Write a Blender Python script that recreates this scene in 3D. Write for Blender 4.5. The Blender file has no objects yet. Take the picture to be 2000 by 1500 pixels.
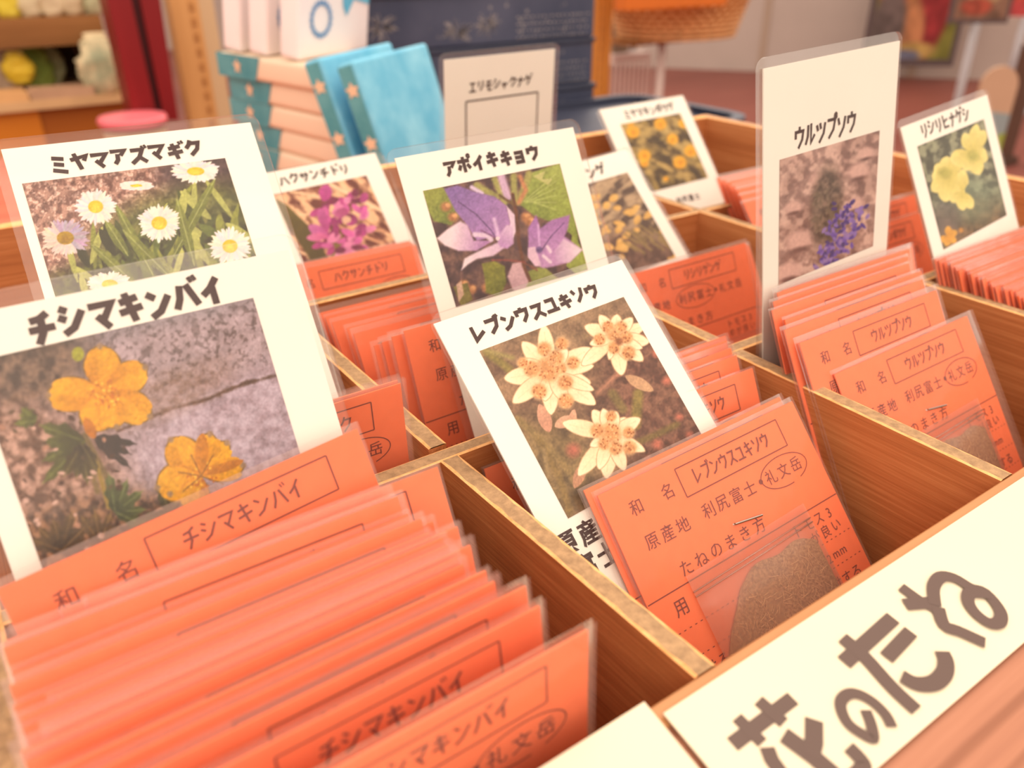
import bpy, bmesh, math, random
import numpy as np
from mathutils import Matrix, Vector

# ---------------------------------------------------------------- camera, light, exposure
SC = bpy.context.scene
COL = SC.collection
U = 0.12            # one unit of the layout = 12 cm
T = 0.90            # height of the seed box rim above the floor (m)
CAM = np.array([0.0, 0.0, 1.0])          # camera, in units, z counted from the rim
F = 1585.0                               # focal length for a 2000 px wide frame
ROT = np.array([[0.82099748, -0.57091352, -0.00457017],
                [-0.27471839, -0.38801403, -0.87975844],
                [0.5004927, 0.72353498, -0.47539899]])   # world -> camera (right, down, forward)

def W(p):
    return Vector((p[0] * U, p[1] * U, T + p[2] * U))

def make_camera():
    cd = bpy.data.cameras.new('camera')
    cam = bpy.data.objects.new('camera', cd)
    COL.objects.link(cam)
    r, d, f = ROT
    m = Matrix(((r[0], -d[0], -f[0], 0), (r[1], -d[1], -f[1], 0), (r[2], -d[2], -f[2], 0), (0, 0, 0, 1)))
    cam.matrix_world = Matrix.Translation(W(CAM)) @ m
    cd.sensor_width = 36.0
    cd.lens = F / 2000.0 * 36.0
    cd.clip_start = 0.01
    cd.clip_end = 60
    cd.dof.use_dof = True
    cd.dof.focus_distance = 1.80 * U
    cd.dof.aperture_fstop = 12.5
    SC.camera = cam
make_camera()

world = bpy.data.worlds.new('world')
SC.world = world
world.use_nodes = True
bg = world.node_tree.nodes['Background']
bg.inputs[0].default_value = (1.0, 0.84, 0.70, 1)
bg.inputs[1].default_value = 1.12

def area(name, loc, target, size, energy, color):
    ld = bpy.data.lights.new(name, 'AREA')
    ld.shape = 'RECTANGLE'
    ld.size, ld.size_y = size
    ld.energy = energy
    ld.color = color
    o = bpy.data.objects.new(name, ld)
    COL.objects.link(o)
    o.location = loc
    o.rotation_euler = (Vector(target) - Vector(loc)).to_track_quat('-Z', 'Y').to_euler()
    return o
area('ceiling_and_fill_light', (-0.5, -1.2, 2.4), (0.25, 0.25, 0.9), (2.6, 1.8), 33, (1.0, 0.85, 0.70))  # frontal fill, added behind the camera to brighten the upright cards
area('ceiling_and_fill_light', (1.1, 0.7, 2.6), (0.3, 0.25, 0.9), (1.6, 1.0), 24, (1.0, 0.85, 0.70))
area('ceiling_and_fill_light', (3.6, 3.4, 2.7), (3.6, 3.4, 0.0), (2.4, 1.2), 40, (1.0, 0.90, 0.80))

SC.view_settings.view_transform = 'Standard'
SC.view_settings.look = 'None'
SC.view_settings.exposure = 0.18
SC.view_settings.gamma = 1.0
SC.view_settings.use_curve_mapping = False
SC.cycles.transparent_max_bounces = 40
SC.cycles.max_bounces = 8
SC.cycles.use_denoising = True
SC.cycles.caustics_reflective = False
SC.cycles.caustics_refractive = False

rnd = random.Random(7)

# ---------------------------------------------------------------- small maths
def ray(px, py):
    return ROT.T @ np.array([px - 1000.0, py - 750.0, F])

def at(px, py, y):                 # point of the far scenery on the upright plane at depth y
    d = ray(px, py)
    return CAM + d * (y / d[1])

def axes(yaw, lean, roll):
    yaw, lean, roll = (math.radians(a) for a in (yaw, lean, roll))
    u = np.array([math.cos(yaw), math.sin(yaw), 0.0])
    n = np.array([math.sin(yaw), -math.cos(yaw), 0.0])
    v = math.cos(lean) * np.array([0, 0, 1.0]) - math.sin(lean) * n
    u2 = math.cos(roll) * u + math.sin(roll) * v
    v2 = -math.sin(roll) * u + math.cos(roll) * v
    return u2, v2, np.cross(u2, v2)

# ---------------------------------------------------------------- materials
def lin(c):
    c = np.asarray(c, float) / 255.0
    return np.where(c <= 0.04045, c / 12.92, ((c + 0.055) / 1.055) ** 2.4)

def rgba(c):
    l = lin(c)
    return (float(l[0]), float(l[1]), float(l[2]), 1.0)

def new_mat(name):
    m = bpy.data.materials.new(name)
    m.use_nodes = True
    nt = m.node_tree
    return m, nt, nt.nodes['Principled BSDF']

def plain(name, c, rough=0.55, var=0.06, scale=60, spec=0.35, metal=0.0):
    m, nt, b = new_mat(name)
    b.inputs['Roughness'].default_value = rough
    b.inputs['Specular IOR Level'].default_value = spec
    b.inputs['Metallic'].default_value = metal
    if var:
        tc = nt.nodes.new('ShaderNodeTexCoord')
        nz = nt.nodes.new('ShaderNodeTexNoise')
        nz.inputs['Scale'].default_value = scale
        nz.inputs['Detail'].default_value = 4
        rp = nt.nodes.new('ShaderNodeValToRGB')
        l = lin(c)
        rp.color_ramp.elements[0].position = 0.3
        rp.color_ramp.elements[1].position = 0.7
        rp.color_ramp.elements[0].color = tuple(float(x) for x in np.clip(l * (1 - var), 0, 1)) + (1,)
        rp.color_ramp.elements[1].color = tuple(float(x) for x in np.clip(l * (1 + var), 0, 1)) + (1,)
        nt.links.new(tc.outputs['Object'], nz.inputs['Vector'])
        nt.links.new(nz.outputs['Fac'], rp.inputs['Fac'])
        nt.links.new(rp.outputs['Color'], b.inputs['Base Color'])
    else:
        b.inputs['Base Color'].default_value = rgba(c)
    return m

def wood(name, cs, along='x', fine=700.0, long=14.0, rough=0.5, bump=0.15, bands=0.0):
    m, nt, b = new_mat(name)
    N, L = nt.nodes, nt.links
    b.inputs['Roughness'].default_value = rough
    b.inputs['Specular IOR Level'].default_value = 0.3
    tc = N.new('ShaderNodeTexCoord')
    mp = N.new('ShaderNodeMapping')
    sc = [fine, fine, fine]
    sc['xyz'.index(along)] = long
    mp.inputs['Scale'].default_value = sc
    nz = N.new('ShaderNodeTexNoise')
    nz.inputs['Scale'].default_value = 1.0
    nz.inputs['Detail'].default_value = 5
    nz.inputs['Roughness'].default_value = 0.65
    nz2 = N.new('ShaderNodeTexNoise')
    nz2.inputs['Scale'].default_value = 0.07
    nz2.inputs['Detail'].default_value = 3
    mx = N.new('ShaderNodeMath')
    mx.operation = 'MULTIPLY_ADD'
    mx.inputs[1].default_value = 0.55
    mx2 = N.new('ShaderNodeMath')
    mx2.operation = 'MULTIPLY'
    mx2.inputs[1].default_value = 0.45
    rp = N.new('ShaderNodeValToRGB')
    rp.color_ramp.elements[0].position = 0.36
    rp.color_ramp.elements[1].position = 0.64
    rp.color_ramp.elements[0].color = rgba(cs[0])
    rp.color_ramp.elements[1].color = rgba(cs[-1])
    if len(cs) == 3:
        e = rp.color_ramp.elements.new(0.5)
        e.color = rgba(cs[1])
    L.new(tc.outputs['Object'], mp.inputs['Vector'])
    L.new(mp.outputs['Vector'], nz.inputs['Vector'])
    L.new(mp.outputs['Vector'], nz2.inputs['Vector'])
    L.new(nz2.outputs['Fac'], mx2.inputs[0])
    L.new(nz.outputs['Fac'], mx.inputs[0])
    L.new(mx2.outputs[0], mx.inputs[2])
    L.new(mx.outputs[0], rp.inputs['Fac'])
    out = rp.outputs['Color']
    if bands:
        wv = N.new('ShaderNodeTexWave')
        wv.wave_type = 'BANDS'
        wv.bands_direction = 'Y'
        wv.inputs['Scale'].default_value = bands
        wv.inputs['Distortion'].default_value = 2.5
        wv.inputs['Detail'].default_value = 2
        mp2 = N.new('ShaderNodeMapping')
        s2 = [1, 1, 1]
        s2['xyz'.index(along)] = 0.08
        mp2.inputs['Scale'].default_value = s2
        r2 = N.new('ShaderNodeValToRGB')
        r2.color_ramp.elements[0].position = 0.02
        r2.color_ramp.elements[0].color = (0.62, 0.55, 0.5, 1)
        r2.color_ramp.elements[1].position = 0.35
        r2.color_ramp.elements[1].color = (1, 1, 1, 1)
        mm = N.new('ShaderNodeMixRGB')
        mm.blend_type = 'MULTIPLY'
        mm.inputs['Fac'].default_value = 0.8
        L.new(tc.outputs['Object'], mp2.inputs['Vector'])
        L.new(mp2.outputs['Vector'], wv.inputs['Vector'])
        L.new(wv.outputs['Fac'], r2.inputs['Fac'])
        L.new(out, mm.inputs['Color1'])
        L.new(r2.outputs['Color'], mm.inputs['Color2'])
        out = mm.outputs['Color']
    L.new(out, b.inputs['Base Color'])
    bp = N.new('ShaderNodeBump')
    bp.inputs['Strength'].default_value = bump
    bp.inputs['Distance'].default_value = 0.0006
    L.new(nz.outputs['Fac'], bp.inputs['Height'])
    L.new(bp.outputs['Normal'], b.inputs['Normal'])
    return m

def mottled(name, c0, c1, scale=450, rough=0.75):
    m, nt, b = new_mat(name)
    N, L = nt.nodes, nt.links
    b.inputs['Roughness'].default_value = rough
    b.inputs['Specular IOR Level'].default_value = 0.2
    tc = N.new('ShaderNodeTexCoord')
    nz = N.new('ShaderNodeTexNoise')
    nz.inputs['Scale'].default_value = scale
    nz.inputs['Detail'].default_value = 5
    nz.inputs['Roughness'].default_value = 0.7
    rp = N.new('ShaderNodeValToRGB')
    rp.color_ramp.elements[0].position = 0.35
    rp.color_ramp.elements[1].position = 0.66
    rp.color_ramp.elements[0].color = rgba(c0)
    rp.color_ramp.elements[1].color = rgba(c1)
    L.new(tc.outputs['Object'], nz.inputs['Vector'])
    L.new(nz.outputs['Fac'], rp.inputs['Fac'])
    L.new(rp.outputs['Color'], b.inputs['Base Color'])
    return m

def clear_film(name, veil, veil_col, gloss=1.0, rough=0.12, tint=(0.97, 0.96, 0.95), ripple=0.0):
    m = bpy.data.materials.new(name)
    m.use_nodes = True
    nt = m.node_tree
    N, L = nt.nodes, nt.links
    N.remove(N['Principled BSDF'])
    out = N['Material Output']
    tr = N.new('ShaderNodeBsdfTransparent')
    tr.inputs[0].default_value = (*tint, 1)
    df = N.new('ShaderNodeBsdfDiffuse')
    df.inputs[0].default_value = rgba(veil_col)
    gl = N.new('ShaderNodeBsdfGlossy')
    gl.inputs['Roughness'].default_value = rough
    fr = N.new('ShaderNodeFresnel')
    fr.inputs['IOR'].default_value = 1.45
    mu = N.new('ShaderNodeMath')
    mu.operation = 'MULTIPLY'
    mu.inputs[1].default_value = gloss
    tl = N.new('ShaderNodeBsdfTranslucent')
    tl.inputs[0].default_value = rgba(veil_col)
    m0 = N.new('ShaderNodeMixShader')
    m0.inputs[0].default_value = 0.5
    L.new(df.outputs[0], m0.inputs[1])
    L.new(tl.outputs[0], m0.inputs[2])
    m1 = N.new('ShaderNodeMixShader')
    m1.inputs[0].default_value = veil
    m2 = N.new('ShaderNodeMixShader')
    L.new(tr.outputs[0], m1.inputs[1])
    L.new(m0.outputs[0], m1.inputs[2])
    mn = N.new('ShaderNodeMath')
    mn.operation = 'MINIMUM'
    mn.inputs[1].default_value = 0.45
    L.new(fr.outputs[0], mn.inputs[0])
    L.new(mn.outputs[0], mu.inputs[0])
    L.new(mu.outputs[0], m2.inputs[0])
    L.new(m1.outputs[0], m2.inputs[1])
    L.new(gl.outputs[0], m2.inputs[2])
    L.new(m2.outputs[0], out.inputs['Surface'])
    if ripple:
        tc = N.new('ShaderNodeTexCoord')
        nz = N.new('ShaderNodeTexNoise')
        nz.inputs['Scale'].default_value = 35
        nz.inputs['Detail'].default_value = 2
        bp = N.new('ShaderNodeBump')
        bp.inputs['Strength'].default_value = ripple
        bp.inputs['Distance'].default_value = 0.004
        L.new(tc.outputs['Object'], nz.inputs['Vector'])
        L.new(nz.outputs['Fac'], bp.inputs['Height'])
        L.new(bp.outputs['Normal'], gl.inputs['Normal'])
        L.new(bp.outputs['Normal'], fr.inputs['Normal'])
    return m

def print_mat():
    m, nt, b = new_mat('printed_colours')
    at_ = nt.nodes.new('ShaderNodeAttribute')
    at_.attribute_name = 'Col'
    nt.links.new(at_.outputs['Color'], b.inputs['Base Color'])
    b.inputs['Roughness'].default_value = 0.5
    b.inputs['Specular IOR Level'].default_value = 0.25
    return m

M = {}
M['orange'] = plain('orange_paper', (252, 121, 70), 0.6, 0.04, 300, 0.2)
M['orange_ink'] = plain('hazed_black_ink', (124, 48, 38), 0.6, 0, spec=0.1)  # black print lightened to brown, veiling haze put into its colour
M['white'] = plain('white_card', (243, 236, 224), 0.55, 0.012, 40, 0.25)
M['signpaper'] = plain('sign_paper', (226, 210, 184), .6, .02, 20, .2)
M['ink'] = plain('title_ink', (62, 38, 36), 0.5, 0, spec=0.2)
M['sign_ink'] = plain('sign_ink', (98, 80, 74), 0.5, 0, spec=0.2)
M['film'] = clear_film('clear_packet_film', 0.13, (255, 226, 216), 0.6, 0.16, (1, 1, 1), ripple=0.5)
M['laminate'] = clear_film('clear_laminate', 0.04, (255, 240, 230), 0.6, 0.12, (1, 1, 1), ripple=0.15)
M['bagfilm'] = clear_film('thin_bag_film', 0.33, (246, 206, 188), 1.0, 0.22, ripple=0.8)
M['photo'] = print_mat()
M['side'] = wood('reddish_plywood', [(160, 94, 54), (182, 112, 66), (202, 134, 84)], 'y', 1100, 22, 0.5, 0.2)
M['sidex'] = wood('reddish_plywood_cross', [(158, 92, 52), (180, 110, 64), (198, 128, 80)], 'x', 900, 25, 0.5, 0.2)
M['mdf'] = mottled('fibreboard_edge', (146, 116, 86), (182, 146, 108), 420)
M['edge'] = mottled('pale_cut_edge', (220, 158, 98), (242, 188, 128), 300)
M['rail'] = wood('rail_wood', [(168, 114, 68), (194, 138, 90)], 'x', 300, 12, 0.45, 0.1)
M['frontwood'] = wood('cedar_board', [(150, 96, 74), (172, 116, 90), (188, 132, 106)], 'x', 120, 5, 0.5, 0.15, bands=42)
M['table'] = wood('red_table_top', [(178, 86, 62), (198, 104, 76), (212, 118, 88)], 'x', 60, 3, 0.4, 0.05)
M['steel'] = plain('steel_wire', (190, 180, 170), 0.3, 0, metal=1.0)
M['seed'] = mottled('dry_seed_fluff', (112, 78, 48), (196, 150, 104), 1300, 0.9)
M['seed_hair'] = plain('pale_seed_hair', (226, 178, 124), 0.7, 0.1, 800)

# ---------------------------------------------------------------- mesh builder (units in, metres out)
class MB:
    def __init__(self):
        self.v, self.f, self.m = [], [], []
    def face(self, pts, mi=0):
        k = len(self.v)
        self.v += [tuple(map(float, p)) for p in pts]
        self.f.append(tuple(range(k, k + len(pts))))
        self.m.append(mi)
    def mesh(self, verts, faces, mi=0):
        k = len(self.v)
        self.v += [tuple(map(float, p)) for p in verts]
        for f in faces:
            self.f.append(tuple(i + k for i in f))
            self.m.append(mi)
    def box(self, a, b, mi=0, top=None, basis=None, org=(0, 0, 0)):
        x0, y0, z0 = a
        x1, y1, z1 = b
        c = [(x0, y0, z0), (x1, y0, z0), (x1, y1, z0), (x0, y1, z0), (x0, y0, z1), (x1, y0, z1), (x1, y1, z1), (x0, y1, z1)]
        if basis is not None:
            bs = [np.array(k) for k in basis]
            c = [tuple(np.array(org) + p[0] * bs[0] + p[1] * bs[1] + p[2] * bs[2]) for p in c]
        k = len(self.v)
        self.v += c
        for n, f in enumerate(((0, 3, 2, 1), (4, 5, 6, 7), (0, 1, 5, 4), (1, 2, 6, 5), (2, 3, 7, 6), (3, 0, 4, 7))):
            self.f.append(tuple(i + k for i in f))
            self.m.append(top if (n == 1 and top is not None) else mi)
    def tube(self, pts, r, n=8, mi=0, caps=True):
        pts = [np.array(p, float) for p in pts]
        rings = []
        for i, p in enumerate(pts):
            d = pts[min(i + 1, len(pts) - 1)] - pts[max(i - 1, 0)]
            d = d / (np.linalg.norm(d) + 1e-12)
            h = np.array([0, 0, 1.0]) if abs(d[2]) < 0.9 else np.array([1.0, 0, 0])
            a = np.cross(d, h); a /= np.linalg.norm(a)
            b = np.cross(d, a)
            rr = r[i] if hasattr(r, '__len__') else r
            rings.append([p + rr * (math.cos(t) * a + math.sin(t) * b) for t in np.linspace(0, 2 * math.pi, n, endpoint=False)])
        V_ = [q for g in rings for q in g]
        F_ = []
        for i in range(len(rings) - 1):
            for j in range(n):
                F_.append((i * n + j, i * n + (j + 1) % n, (i + 1) * n + (j + 1) % n, (i + 1) * n + j))
        if caps:
            F_.append(tuple(range(n - 1, -1, -1)))
            F_.append(tuple((len(rings) - 1) * n + j for j in range(n)))
        self.mesh(V_, F_, mi)
    def lathe(self, prof, c=(0, 0, 0), n=32, mi=0, sx=1.0, sy=1.0):
        V_ = []
        for (r, z) in prof:
            for t in np.linspace(0, 2 * math.pi, n, endpoint=False):
                V_.append((c[0] + sx * r * math.cos(t), c[1] + sy * r * math.sin(t), c[2] + z))
        F_ = []
        for i in range(len(prof) - 1):
            for j in range(n):
                F_.append((i * n + j, i * n + (j + 1) % n, (i + 1) * n + (j + 1) % n, (i + 1) * n + j))
        self.mesh(V_, F_, mi)
    def stroke(self, pts, w, z=0.0, mi=0):
        """flat ribbon with square ends and mitred bends, in the x-y plane"""
        P = [np.array(p[:2], float) for p in pts]
        self.lift = getattr(self, 'lift', 0) + 1
        z = z + 4e-5 * (self.lift % 24)
        n = len(P)
        L_, R_ = [], []
        for i in range(n):
            a = P[i] - P[i - 1] if i else P[1] - P[0]
            b = P[i + 1] - P[i] if i < n - 1 else P[-1] - P[-2]
            a = a / (np.linalg.norm(a) + 1e-9); b = b / (np.linalg.norm(b) + 1e-9)
            na = np.array([-a[1], a[0]]); nb = np.array([-b[1], b[0]])
            m = na + nb
            m = m / (np.linalg.norm(m) + 1e-9)
            k = min(1.0 / max(float(m @ na), 0.35), 1.9)
            L_.append(P[i] + m * k * w / 2)
            R_.append(P[i] - m * k * w / 2)
        for i in range(n - 1):
            zi = z + 4e-6 * i
            self.face([(*R_[i], zi), (*R_[i + 1], zi), (*L_[i + 1], zi), (*L_[i], zi)], mi)
    def build(self, name, mats, parent=None, org=(0, 0, 0), smooth=False, bevel=0.0):
        me = bpy.data.meshes.new(name)
        o3 = np.array(org, float)
        v = (np.array(self.v, float) - o3) * U
        me.from_pydata([tuple(x) for x in v], [], self.f)
        for m in (mats if isinstance(mats, (list, tuple)) else [mats]):
            me.materials.append(m)
        me.polygons.foreach_set('material_index', self.m)
        if smooth:
            me.polygons.foreach_set('use_smooth', [True] * len(self.f))
        me.update()
        o = bpy.data.objects.new(name, me)
        COL.objects.link(o)
        if parent is not None:
            o.parent = parent
        else:
            o.location = W(org)
        if bevel:
            b = o.modifiers.new('bevel', 'BEVEL')
            b.width = bevel * U
            b.segments = 2
            b.limit_method = 'ANGLE'
        return o

def tag(o, label, cat, group=None):
    o['label'] = label
    o['category'] = cat
    if group:
        o['group'] = group
    return o

def thing(name, label, cat, loc=(0, 0, 0), group=None, matrix=None):
    o = bpy.data.objects.new(name, None)
    o.empty_display_size = 0.01
    COL.objects.link(o)
    if matrix is not None:
        o.matrix_world = matrix
    else:
        o.location = W(loc)
    return tag(o, label, cat, group)

def structure(o):
    o['kind'] = 'structure'
    return o

def frame_of(u, v, n, p):
    q = W(p)
    return Matrix(((u[0], v[0], n[0], q[0]), (u[1], v[1], n[1], q[1]), (u[2], v[2], n[2], q[2]), (0, 0, 0, 1)))

# ---------------------------------------------------------------- lettering
GL = {
 'ア': [[(.08,.85),(.9,.85),(.62,.55)],[(.47,.66),(.42,.3),(.22,.06)]],
 'イ': [[(.82,.97),(.45,.62),(.1,.42)],[(.56,.66),(.56,.04)]],
 'ウ': [[(.5,1),(.5,.8)],[(.12,.48),(.12,.78),(.88,.78),(.78,.4),(.4,.05)]],
 'エ': [[(.12,.88),(.88,.88)],[(.5,.88),(.5,.12)],[(.04,.1),(.96,.1)]],
 'キ': [[(.12,.7),(.85,.8)],[(.04,.36),(.96,.46)],[(.4,1),(.58,.0)]],
 'ク': [[(.42,1),(.3,.72),(.08,.5)],[(.36,.8),(.88,.8),(.74,.4),(.3,.03)]],
 'ケ': [[(.3,1),(.22,.72),(.05,.48)],[(.28,.72),(.95,.72)],[(.65,.72),(.6,.35),(.35,.03)]],
 'サ': [[(.03,.7),(.97,.7)],[(.3,.96),(.3,.4)],[(.72,.96),(.72,.45),(.4,.03)]],
 'シ': [[(.14,.94),(.4,.8)],[(.04,.66),(.3,.52)],[(.1,.08),(.5,.24),(.94,.76)]],
 'ス': [[(.12,.87),(.82,.87),(.55,.4),(.06,.05)],[(.56,.42),(.95,.06)]],
 'ソ': [[(.12,.92),(.28,.6)],[(.9,.94),(.75,.45),(.3,.04)]],
 'チ': [[(.82,.98),(.5,.83),(.14,.8)],[(.03,.5),(.97,.5)],[(.54,.83),(.5,.38),(.25,.02)]],
 'ツ': [[(.06,.86),(.2,.58)],[(.4,.92),(.5,.64)],[(.94,.9),(.8,.42),(.35,.04)]],
 'ト': [[(.38,1),(.38,.0)],[(.4,.62),(.86,.38)]],
 'ナ': [[(.04,.68),(.96,.68)],[(.54,1),(.5,.45),(.2,.02)]],
 'ハ': [[(.36,.86),(.25,.4),(.04,.06)],[(.62,.86),(.96,.08)]],
 'ヒ': [[(.2,.96),(.2,.1),(.92,.1)],[(.2,.48),(.82,.64)]],
 'フ': [[(.08,.86),(.9,.86),(.74,.4),(.25,.04)]],
 'ホ': [[(.04,.72),(.96,.72)],[(.5,1),(.5,.0)],[(.25,.5),(.06,.18)],[(.75,.5),(.95,.2)]],
 'マ': [[(.06,.86),(.94,.86),(.5,.36)],[(.3,.52),(.68,.06)]],
 'ミ': [[(.18,.96),(.82,.84)],[(.22,.6),(.76,.48)],[(.1,.24),(.88,.04)]],
 'モ': [[(.15,.9),(.85,.9)],[(.04,.52),(.96,.52)],[(.42,.9),(.42,.08),(.9,.08)]],
 'ヤ': [[(.04,.62),(.94,.8),(.76,.5)],[(.3,1),(.54,.0)]],
 'ユ': [[(.15,.82),(.76,.82),(.7,.12)],[(.02,.1),(.98,.1)]],
 'リ': [[(.22,.94),(.22,.38)],[(.76,.97),(.76,.45),(.4,.02)]],
 'ル': [[(.28,.9),(.25,.4),(.04,.05)],[(.58,.94),(.58,.08),(.96,.42)]],
 'レ': [[(.22,.96),(.22,.08),(.92,.48)]],
 'ン': [[(.1,.88),(.4,.68)],[(.1,.06),(.5,.22),(.95,.72)]],
 'ョ': [[(.1,.62),(.72,.62),(.72,.0),(.1,.0)],[(.1,.31),(.72,.31)]],
 'ャ': [[(.04,.4),(.78,.52),(.62,.3)],[(.26,.66),(.46,.0)]],
 'グ': 'ク"', 'ギ': 'キ"', 'ズ': 'ス"', 'ド': 'ト"', 'バ': 'ハ"', 'ブ': 'フ"', 'ゲ': 'ケ"', 'ポ': 'ホ.', 'プ': 'フ.', 'ゾ': 'ソ"', 'ボ': 'ホ"',
}

def glyph(ch):
    g = GL[ch]
    if isinstance(g, str):
        s = [list(p) for p in GL[g[0]]]
        if g[1] == '"':
            s = s + [[(.80, 1.10), (.90, .90)], [(.98, 1.14), (1.08, .94)]]
        else:
            s = s + [[(.95 + .10 * math.cos(t), 1.0 + .10 * math.sin(t)) for t in np.linspace(0, 2 * math.pi, 9)]]
        return s
    return g

def katakana(mb, text, u0, u1, vc, h, w, z, mi=0, wavy=0.0):
    n = len(text)
    cw = (u1 - u0) / n
    for i, ch in enumerate(text):
        gw = cw * 0.90
        x0 = u0 + cw * i + cw * 0.05
        y0 = vc - h / 2 + wavy * ((i % 2) - 0.5)
        for k, st in enumerate(glyph(ch)):
            ww = w * (0.6 if k >= 2 and ch in 'グギズドバブゲゾボポプ' and len(st) != 3 and st[0][1] >= 0.88 and st[0][0] > .75 else 1.0)
            mb.stroke([(x0 + gw * p[0], y0 + h * p[1]) for p in st], ww, z, mi)

_fc = {}
def font_mesh(ch, off=0.0):
    key = (ch, off)
    if key not in _fc:
        c = bpy.data.curves.new('lettering', 'FONT')
        c.body = ch
        c.resolution_u = 2
        c.offset = off
        o = bpy.data.objects.new('lettering', c)
        COL.objects.link(o)
        bpy.context.view_layer.update()
        me = bpy.data.meshes.new_from_object(o.evaluated_get(bpy.context.evaluated_depsgraph_get()))
        v = np.array([x.co[:2] for x in me.vertices]) if len(me.vertices) else np.zeros((0, 2))
        f = [tuple(p.vertices) for p in me.polygons]
        bpy.data.objects.remove(o)
        bpy.data.meshes.remove(me)
        bpy.data.curves.remove(c)
        if len(v):
            v = v - (v.min(0) + v.max(0)) / 2
        _fc[key] = (v, f)
    return _fc[key]

def kanji(mb, text, u0, u1, vc, size, z, mi=0, off=0.004):
    n = len(text)
    for i, ch in enumerate(text):
        x = u0 + (u1 - u0) * (i / (n - 1) if n > 1 else 0)
        v, f = font_mesh(ch, off)
        mb.mesh([(x + p[0] * size, vc + p[1] * size, z) for p in v], f, mi)

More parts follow.
